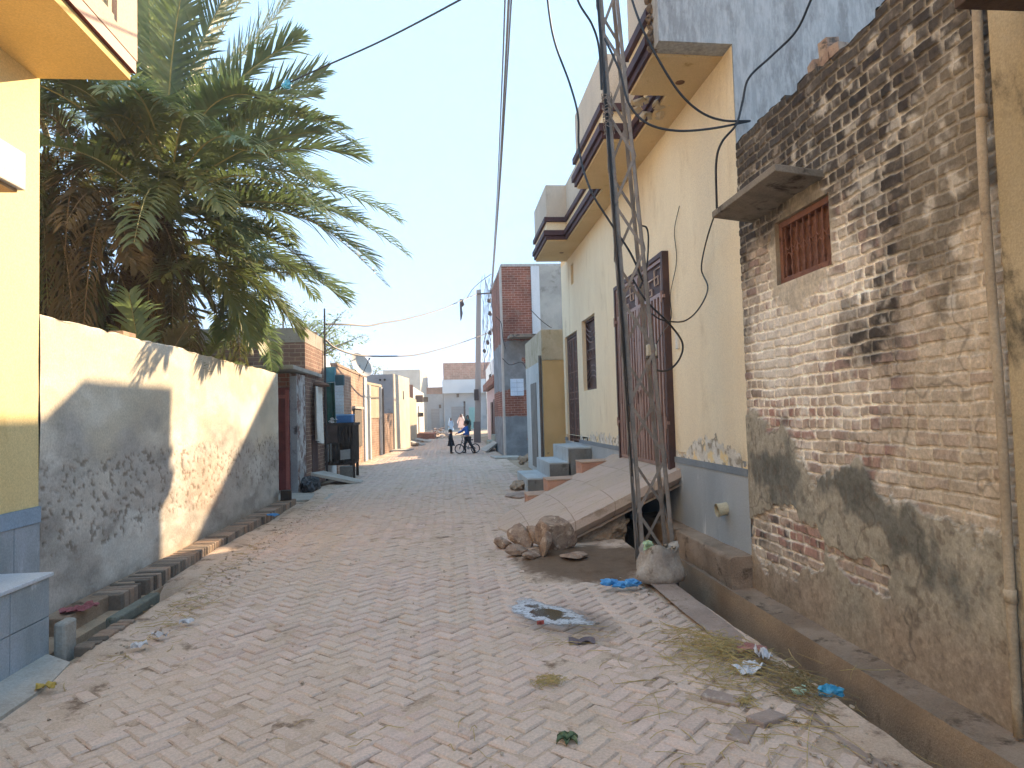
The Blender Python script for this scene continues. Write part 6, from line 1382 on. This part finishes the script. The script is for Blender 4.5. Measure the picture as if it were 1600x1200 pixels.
person('small child in a long dark kurta standing beside the boy with the bicycle', (k1.x, 27.4, .0), R(70), .95, '#1d1e27', '#1b1b22', robe=(.10, .20, .30), kid=True,
       arms=(((-.15, .02, .56), (-.13, -.03, .43)), ((.15, .02, .56), (.13, -.03, .43))))
# ------------------------------------------------------------------ child's bicycle
m_blk = mn('black_rubber', '#17171a', '#202024', 8, .8, .1); m_frm = mn('black_paint', '#1b1d22', '#24262c', 5, .4, 0, spec=.5); m_chr = mn('chrome', '#8d9096', '#9ea1a6', 5, .3, 0, metal=.8)
bi = thing('bicycle', 'small black bicycle with raised handlebars held by the boy in blue', 'bicycle', (0, 0, 0))
def wheel(x):
    n = 28; r = .20
    ty_ = MB().tube([(x+r*math.cos(a), 0, r+.008+r*math.sin(a)) for a in np.linspace(0, 2*math.pi, n+1)], .021, 7, False).build('wheel', m_blk, bi, smooth=True)
    MB().tube([(x+.178*math.cos(a), 0, r+.008+.178*math.sin(a)) for a in np.linspace(0, 2*math.pi, n+1)], .009, 5, False).build('rim', m_chr, ty_, smooth=True)
    sp = MB()
    for k in range(14): a = k*2*math.pi/14; sp.bar((x, .0, r+.008), (x+.178*math.cos(a), 0, r+.008+.178*math.sin(a)), .0035, .0035)
    sp.build('spokes', m_chr, ty_); MB().tube([(x, -.045, r+.008), (x, .045, r+.008)], .022, 8).build('hub', m_chr, ty_)
wheel(.37); wheel(-.37)
fz = .208; hd_ = Vector((.25, 0, .52)); bb_ = Vector((-.03, 0, .235)); st = Vector((-.13, 0, .5)); ra_ = Vector((-.37, 0, fz))
fr = MB().tube([hd_, bb_], .017, 7).tube([hd_+Vector((-.01, 0, .06)), st-Vector((0, 0, .06))], .015, 7).tube([bb_, st], .015, 7)
for y in (-.04, .04): fr.tube([bb_+Vector((0, y*.6, 0)), ra_+Vector((0, y, 0))], .01, 6).tube([st+Vector((0, y*.5, -.05)), ra_+Vector((0, y, 0))], .009, 6)
fr.tube([hd_-Vector((-.01, 0, .03)), hd_+Vector((-.02, 0, .1))], .02, 8).build('frame', m_frm, bi, smooth=True)
fk = MB()
for y in (-.042, .042): fk.tube([(.26, y, .47), (.3, y, .4), (.37, y, fz)], .011, 6)
fk.tube([(.26, -.05, .475), (.26, .05, .475)], .014, 6).build('fork', m_frm, bi, smooth=True)
hb = MB().tube([(.225, 0, .6), (.225, 0, .68)], .014, 6)
hb.tube([(.17, -.27, .83), (.2, -.17, .82), (.23, -.08, .69), (.23, .08, .69), (.2, .17, .82), (.17, .27, .83)], .011, 6).tube([(.215, -.13, .77), (.215, .13, .77)], .008, 5)
hbo = hb.build('handlebar', m_frm, bi, smooth=True)
for y in (-1, 1): MB().tube([(.17, y*.19, .825), (.16, y*.29, .833)], .017, 7).build('grip', m_blk, hbo)
MB().tube([(-.13, 0, .49), (-.145, 0, .57)], .012, 6).build('seat_post', m_chr, bi)
MB().blob((-.17, 0, .595), (.12, .055, .03), 3, 2, .1).build('saddle', m_blk, bi, smooth=True)
ck = MB().tube([(-.03, -.07, .235), (-.03, .07, .235)], .014, 6).lathe((-.03, .05, .235), [(.0, 0), (.07, 0), (.07, .006), (0, .006)], 18, (0, 1, 0)).bar((-.03, -.07, .235), (.08, -.075, .2), .012, .018).bar((-.03, .07, .235), (-.14, .075, .27), .012, .018)
cko = ck.build('crank', m_chr, bi)
for x, y, z in ((.08, -.115, .2), (-.14, .115, .27)): MB().box(x-.04, x+.04, y-.035, y+.035, z-.012, z+.012).build('pedal', m_blk, cko)
bp_ = at(730.5, 709.5, 27.2); bi.location = (bp_.x, 27.2, 0); bi.rotation_euler = (0, 0, R(192)); bi.scale = (.88, .88, .88)
# boy: built facing -Y; turned so he faces the bicycle's front (to the left of the picture)
person('boy in blue top and dark trousers astride a small bicycle', (bp_.x+.02, 27.2, 0), R(-90+12), 1.28, '#2355a8', '#1f2027', kid=True, lean=-.05,
       arms=(((-.24, -.2, .86), (-.29, -.34, .80)), ((.22, -.08, .80), (.2, -.24, .76))),
       legs=(((-.12, -.1, .33), (-.2, -.05, .045)), ((.13, .1, .34), (.24, .24, .045))))
g1 = at(705, 690, 57); person('girl wearing a pale blue headscarf, far down the road behind the small child', (g1.x, 57, 0), R(20), 1.32, '#7fa3c9', '#8fb0d2', robe=(.15, .25, .3), veil=('#a9c4e2', .35))
g2_ = at(721.5, 690, 60); person('person in loose pale pink clothes standing far off in the middle of the road', (g2_.x, 60, 0), R(-15), 1.62, '#d6bdb4', '#c9b3ab', robe=(.2, .34, .45), arms=(((-.33, -.05, 1.0), (-.3, -.2, .8)), ((.33, -.05, 1.0), (.3, -.2, .8))), veil=('#d9cfca', .22))
g3 = at(731.5, 690, 54); person('person in a dark teal shawl standing far down the road behind the boy in blue', (g3.x, 54, 0), R(10), 1.5, '#2f4a4a', '#33454a', robe=(.19, .27, .25), veil=('#35564f', .45))
wp = tag(MB().lathe((2.05+.0, 47, 0), [(0, 0), (.13, 0), (.12, .95), (.14, .97), (.13, 1.08), (0, 1.1)], 12).build('marker_post', mn('post_white', '#b9a8a2', '#c6b6b0', 2, .8, .1), off=(2.05, 47, 0), smooth=False), 'short pale marker post standing beside the concrete pole', 'post')

# ------------------------------------------------------------------ puddle, straw, litter in the foreground
def outline(cx, cy, rx, ry, n, seed, amp=.3):
    a = np.linspace(0, 2*math.pi, n, endpoint=False); k = 1+amp*(fbm(np.cos(a)*1.6+5, np.sin(a)*1.6+5, 4, seed)-.5)*2
    return [(cx+rx*k_*math.cos(a_), cy+ry*k_*math.sin(a_)) for a_, k_ in zip(a, k)]
t = NT('soapy_water'); p = t.pos(); rd = t.sep(t.n('ShaderNodeAttribute', attribute_name='tint').outputs['Color'])[0]
nz = t.noise(p, 7, 7, .66, .5); q_ = t.ma('ADD', rd, t.ma('MULTIPLY', t.ma('SUBTRACT', nz, .5), 1.5))
f2 = t.ma('MULTIPLY', t.mr(q_, .30, .5), t.mr(t.noise(p, 34, 5, .7), .36, .56, .35, 1))
col = t.mix(f2, H('#3d352d'), H('#c3c6ca')); t.set(t.bs.inputs['Roughness'], t.mr(f2, 0, 1, .05, .5)); t.set(t.bs.inputs['Base Color'], col); t.bs.inputs['Specular IOR Level'].default_value = .5
t.bump(t.noise(p, 60, 5, .6), .15, .004)
m_pud = t.mat
pu = thing('puddle', 'soapy whitish puddle with dark wet rim drying on the brick paving', 'puddle', (.78, 5.1, 0))
def zr(x, y): return rz(x, y)
ns_, nr_ = 44, 8
def disc(cx, cy, rx, ry, seed, h, amp=.35, tilt=0):
    o = outline(0, 0, rx, ry, ns_, seed, amp); mb = MB(); P = np.zeros((ns_+1, nr_, 3))
    for i in range(ns_+1):
        ox, oy = o[i % ns_]
        for j in range(nr_):
            t_ = j/(nr_-1); x, y = cx+ox*t_+oy*t_*tilt, cy+oy*t_; P[i, j] = (x, y, zr(x, y)+h*(1-t_**4)+.0005)
    return mb.grid(P, flip=True)
pm_ = disc(.70, 5.12, .28, .46, 5, .0085, .4, -.35)
rad = np.tile(np.linspace(0, 1, nr_), ns_+1)
al = t.n('ShaderNodeAttribute', attribute_name='tint'); av = t.mr(t.ma('ADD', t.sep(al.outputs['Color'])[0], t.ma('MULTIPLY', t.ma('SUBTRACT', t.noise(p, 9, 7, .68), .5), .8)), .62, .92, .95, 0)
t.set(t.bs.inputs['Alpha'], av)
pm_.build('water', m_pud, pu, smooth=True, tint=np.stack([rad]*3, -1))
m_straw = mn('straw', '#a08a54', '#b39d66', 9, .8, .1, 40, '#7c6a40', (.56, .68), 12)
def straws(mb, cx, cy, rx, ry, n, seed, lmin=.08, lmax=.3, h=.05, ang=None, r0=.0016):
    r_ = random.Random(seed)
    for _ in range(n):
        x, y = cx+r_.gauss(0, rx), cy+r_.gauss(0, ry); q = max(0, 1-((x-cx)/(rx*2.2))**2-((y-cy)/(ry*2.2))**2)
        a = (r_.uniform(0, 6.28) if ang is None else r_.gauss(ang, .6)); L_ = r_.uniform(lmin, lmax); z = zr(x, y)+.006+r_.random()*h*q
        c = r_.gauss(0, .25); pts = []
        for k in range(4):
            t_ = k/3; pts.append((x+math.cos(a+c*t_)*L_*(t_-.5), y+math.sin(a+c*t_)*L_*(t_-.5), max(zr(x, y)+.004, z+.02*q*math.sin(t_*3.1)*r_.random()+r_.gauss(0, .004))))
        mb.tube(pts, r_.uniform(r0*.7, r0*1.5), 4, False)
    return mb
st_l = 'scattered dry straw stalks lying about the brick paving in front'
tag(straws(MB(), 1.60, 4.05, .13, .26, 330, 1, .06, .34, .06).build('straw_heap', m_straw, off=(1.6, 4.05, 0)), 'larger heap of dry straw against the road edging on the right', 'straw')
tag(straws(MB(), 1.82, 3.55, .07, .16, 170, 2, .06, .3, .05, 1.9).build('straw_heap', mn('old_straw', '#7d6d48', '#94825a', 9, .85, .1, 40, '#5d5036', (.56, .68), 12), off=(1.82, 3.55, 0)), 'darker tuft of old straw under the white and blue wrappers', 'straw')
tag(straws(MB(), .52, 3.78, .05, .03, 70, 3, .03, .12, .025).build('straw_tuft', m_straw, off=(.52, 3.78, 0)), 'little tuft of straw alone on the bricks near the puddle', 'straw')
tag(straws(MB(), 1.45, 3.35, .03, .02, 35, 13, .04, .14, .02).build('straw_tuft', m_straw, off=(1.45, 3.35, 0)), 'thin wisp of straw on the bricks beside the loose paving brick', 'straw')
sc_ = MB(); straws(sc_, 1.2, 3.3, .45, .35, 55, 4, .06, .3, 0, None, .0014); straws(sc_, 1.35, 2.75, .3, .25, 40, 5, .05, .22, 0); straws(sc_, .8, 4.5, .2, .15, 16, 6, .1, .3, 0); straws(sc_, -2.15, 5.6, .12, .5, 90, 7, .05, .2, .02); straws(sc_, -2.3, 7.3, .1, .8, 70, 8, .05, .2, .02); straws(sc_, .0, 3.4, .8, .6, 24, 9, .03, .12, 0); straws(sc_, 1.5, 3.0, .2, .2, 6, 31, .5, .8, 0, 2.7)
tag(sc_.build('straw_litter', m_straw), st_l, 'straw', kind='stuff')
# fine dry leaf crumbs and pebbles along both verges
pb_ = MB(); r_ = random.Random(44)
for i in range(620):
    if i < 260: x, y = -2.25+r_.gauss(0, .14), r_.uniform(4.7, 12)
    elif i < 470: x, y = r_.uniform(1.5, 1.95), r_.uniform(2.2, 7)
    else: x, y = r_.uniform(-2.2, 1.6), r_.uniform(2.6, 9)
    s_ = r_.uniform(.004, .016)*(1 if i < 470 else .7)
    pb_.blob((x, y, zr(x, y)+.004+s_*.3), (s_, s_*1.3, s_*.6), i, 1, .3, 1.5, sharp=True)
tag(pb_.build('pebbles', mn('grit', '#8b7a68', '#a5937e', 14, .95, .3, 60, '#5c5145', (.55, .66), 20)), 'fine grit and crumbs along the road verges', 'grit', kind='stuff')
def paper(name, c, sx, sy, mat, lab, cat, seed, amp=.04, rz_=0, grp=None):
    uu = np.linspace(-1, 1, 15); A, B = np.meshgrid(uu, uu, indexing='ij'); ca, sa = math.cos(rz_), math.sin(rz_)
    k = 1+.12*(fbm(A*2, B*2, 3, seed+4)-.5)
    X = A*sx*k; Y = B*sy*k; Zp = amp*np.abs(fbm(A*1.5+2, B*1.5, 3, seed)-.45)*2+.012*np.sin(A*4+B*3+seed)+.018
    P = np.stack([c[0]+X*ca-Y*sa, c[1]+X*sa+Y*ca, c[2]+Zp], -1); P2 = P.copy(); P2[..., 2] -= .002
    o = MB().grid(P).grid(P2, flip=True).build(name, mat, off=c); tag(o, lab, cat, grp); return o
m_foil = mn('white_foil', '#c9cbce', '#b4b7bc', 12, .35, .2, 40, '#8f9398', (.57, .66), 14, spec=.5)
paper('wrapper', (1.66, 3.76, .01), .085, .055, m_foil, 'largest crumpled white foil wrapper on the straw by the road edge', 'wrapper', 3, .05, .5)
paper('wrapper', (1.80, 3.88, .03), .05, .035, m_foil, 'smaller folded white wrapper standing up in the straw', 'wrapper', 8, .09, 1.6)
paper('packet', (1.80, 4.03, .02), .085, .05, mn('faded_red', '#8d5f58', '#9d6e66', 9, .6, .2, 40), 'flattened faded red packet lying on the straw behind the white wrappers', 'packet', 12, .03, -.3)
pk_ = MB()
for i in range(6): pk_.blob((1.925+rnd.uniform(-.03, .03), 3.40+rnd.uniform(-.025, .025), .035+rnd.uniform(-.01, .02)), (.04, .03, .028), i, 2, .5, 2.6)
tag(pk_.build('crisp_packet', mn('bright_blue', '#1f86b5', '#3a9ac4', 12, .35, .2, 40, '#b9c3ca', (.58, .64), 16, spec=.5), off=(1.92, 3.4, 0)), 'bright blue crumpled crisp packet on the edge of the drain', 'packet')
paper('green_wrapper', (1.78, 3.42, .01), .04, .025, mn('green_wrap', '#9dbb9d', '#b5cdb5', 12, .4, .2, 40, spec=.4), 'small pale green wrapper beside the bright blue packet', 'wrapper', 21, .03, .2)
bb_2 = MB(); c = Vector((1.43, 5.72, .045))
for i in range(9): bb_2.blob(c+Vector((rnd.uniform(-.13, .12), rnd.uniform(-.04, .04), rnd.uniform(-.012, .02)-.0)), (.055, .035, .025), i+3, 2, .5, 2.4)
tag(bb_2.build('plastic_bag', mn('blue_bag', '#2f7fc0', '#4a97d0', 10, .4, .25, 30, spec=.45), off=(1.43, 5.72, 0)), 'blue plastic bag lying on the soil before the rubbish sack', 'bag')
paper('blue_scrap', (-2.66, 10.6, .06), .08, .06, MATS['blue_bag'], 'scrap of blue plastic caught on the brick kerb by the garden wall', 'scrap', 33, .05, .7)
paper('flat_packet', (.83, 4.42, .0), .085, .045, mn('purple_grey', '#5f5558', '#6d6265', 9, .7, .2, 40), 'flattened purple-grey packet on the wet bricks near the puddle', 'packet', 41, .015, -.15)
paper('red_scrap', (.62, 4.86, -.005), .025, .01, mn('red_scrap', '#8f4038', '#a04a40', 9, .7, .1), 'tiny red scrap at the near edge of the puddle', 'scrap', 43, .01, .1)
for i, (x, y, a) in enumerate(((-1.98, 5.35, .3), (-2.05, 5.05, -.2), (-2.1, 4.85, .6))):
    paper('paper_scrap', (x, y, .005), .05, .025, m_foil, ('white paper scrap on the dirt farthest from the doorstep block', 'white paper scrap lying midway along the dirt by the drain', 'white paper scrap nearest the tiled doorstep block')[i], 'scrap', 50+i, .02, a)
paper('yellow_leaf', (-2.33, 4.2, .0), .05, .025, mn('dry_yellow', '#a58b3c', '#b39a4a', 9, .7, .1), 'dry yellow leaf lying by the plinth of the tiled doorstep', 'leaf', 61, .02, .2)
paper('red_rag', (-2.84, 5.55, .09), .12, .06, mn('pink_rag', '#8d4f50', '#a26364', 9, .85, .2), 'crumpled dull red rag on the kerb beside the tiled doorstep', 'rag', 64, .05, .9)
lf_ = thing('leaf_sprig', 'wilted green leaf sprig lying on the bricks at the front', 'leaf', (.5, 3.08, 0))
m_sprig = mn('sprig_green', '#4d5f3f', '#617352', 14, .6, .3, 40, '#7d8a66', (.56, .66), 16)
for i in range(6):
    a = i*1.05+.3; uu = np.linspace(0, 1, 8); lv = MB(); P = np.zeros((8, 5, 3))
    for q in range(8):
        for w_ in range(5): 
            t_ = uu[q]; wd = .016*math.sin(math.pi*min(1, t_*.95+.05))**.7*(w_-2)/2; L_ = .055*t_
            P[q, w_] = (.5+math.cos(a)*L_-math.sin(a)*wd, 3.09+math.sin(a)*L_+math.cos(a)*wd, .02+.02*math.sin(t_*3)+.008*abs(w_-2)-.003*i*.3)
    lv.grid(P).build('leaflet', m_sprig, lf_, smooth=True)
MB().tube([(.5, 3.09, .02), (.485, 3.03, .012), (.465, 2.97, .01)], .002, 5).build('stalk', m_sprig, lf_)
m_loose = mn('paving_brick', '#8f7c70', '#9d8a7d', 5, .9, .4, 50, '#b3a595', (.57, .68), 6)
for c, a, t_, lb in (((1.47, 3.16, .012), .55, .10, 'loose tilted paving brick standing proud of the road at front right'), ((1.36, 3.42, .006), -.7, .04, 'loose paving brick lying flat behind the tilted one'), ((1.30, 3.05, .004), .9, .03, 'loose paving brick nearest the camera beside the tilted one')):
    rot = Matrix.Rotation(a, 3, 'Z') @ Matrix.Rotation(t_, 3, 'Y')
    tag(MB().obox(c, rot @ Vector((.10, 0, 0)), rot @ Vector((0, .05, 0)), rot @ Vector((0, 0, .028))).build('paving_brick', m_loose, bevel=.008, off=c), lb, 'brick', 'loose paving bricks')

# ------------------------------------------------------------------ dusty air
hz_ = MB().box(-310, 310, -210, 510, -2, 14).build('haze', [], None); hz_['kind'] = 'stuff'; hz_['label'] = 'thin dusty air over the street'; hz_['category'] = 'haze'
hm = bpy.data.materials.new('air'); hm.use_nodes = True; ht = hm.node_tree; ht.nodes.clear()
ho = ht.nodes.new('ShaderNodeOutputMaterial'); hv = ht.nodes.new('ShaderNodeVolumePrincipled'); hv.inputs['Density'].default_value = .0022; hv.inputs['Color'].default_value = (.95, .96, 1, 1); hv.inputs['Anisotropy'].default_value = .3
ht.links.new(hv.outputs[0], ho.inputs['Volume']); hz_.data.materials.append(hm)
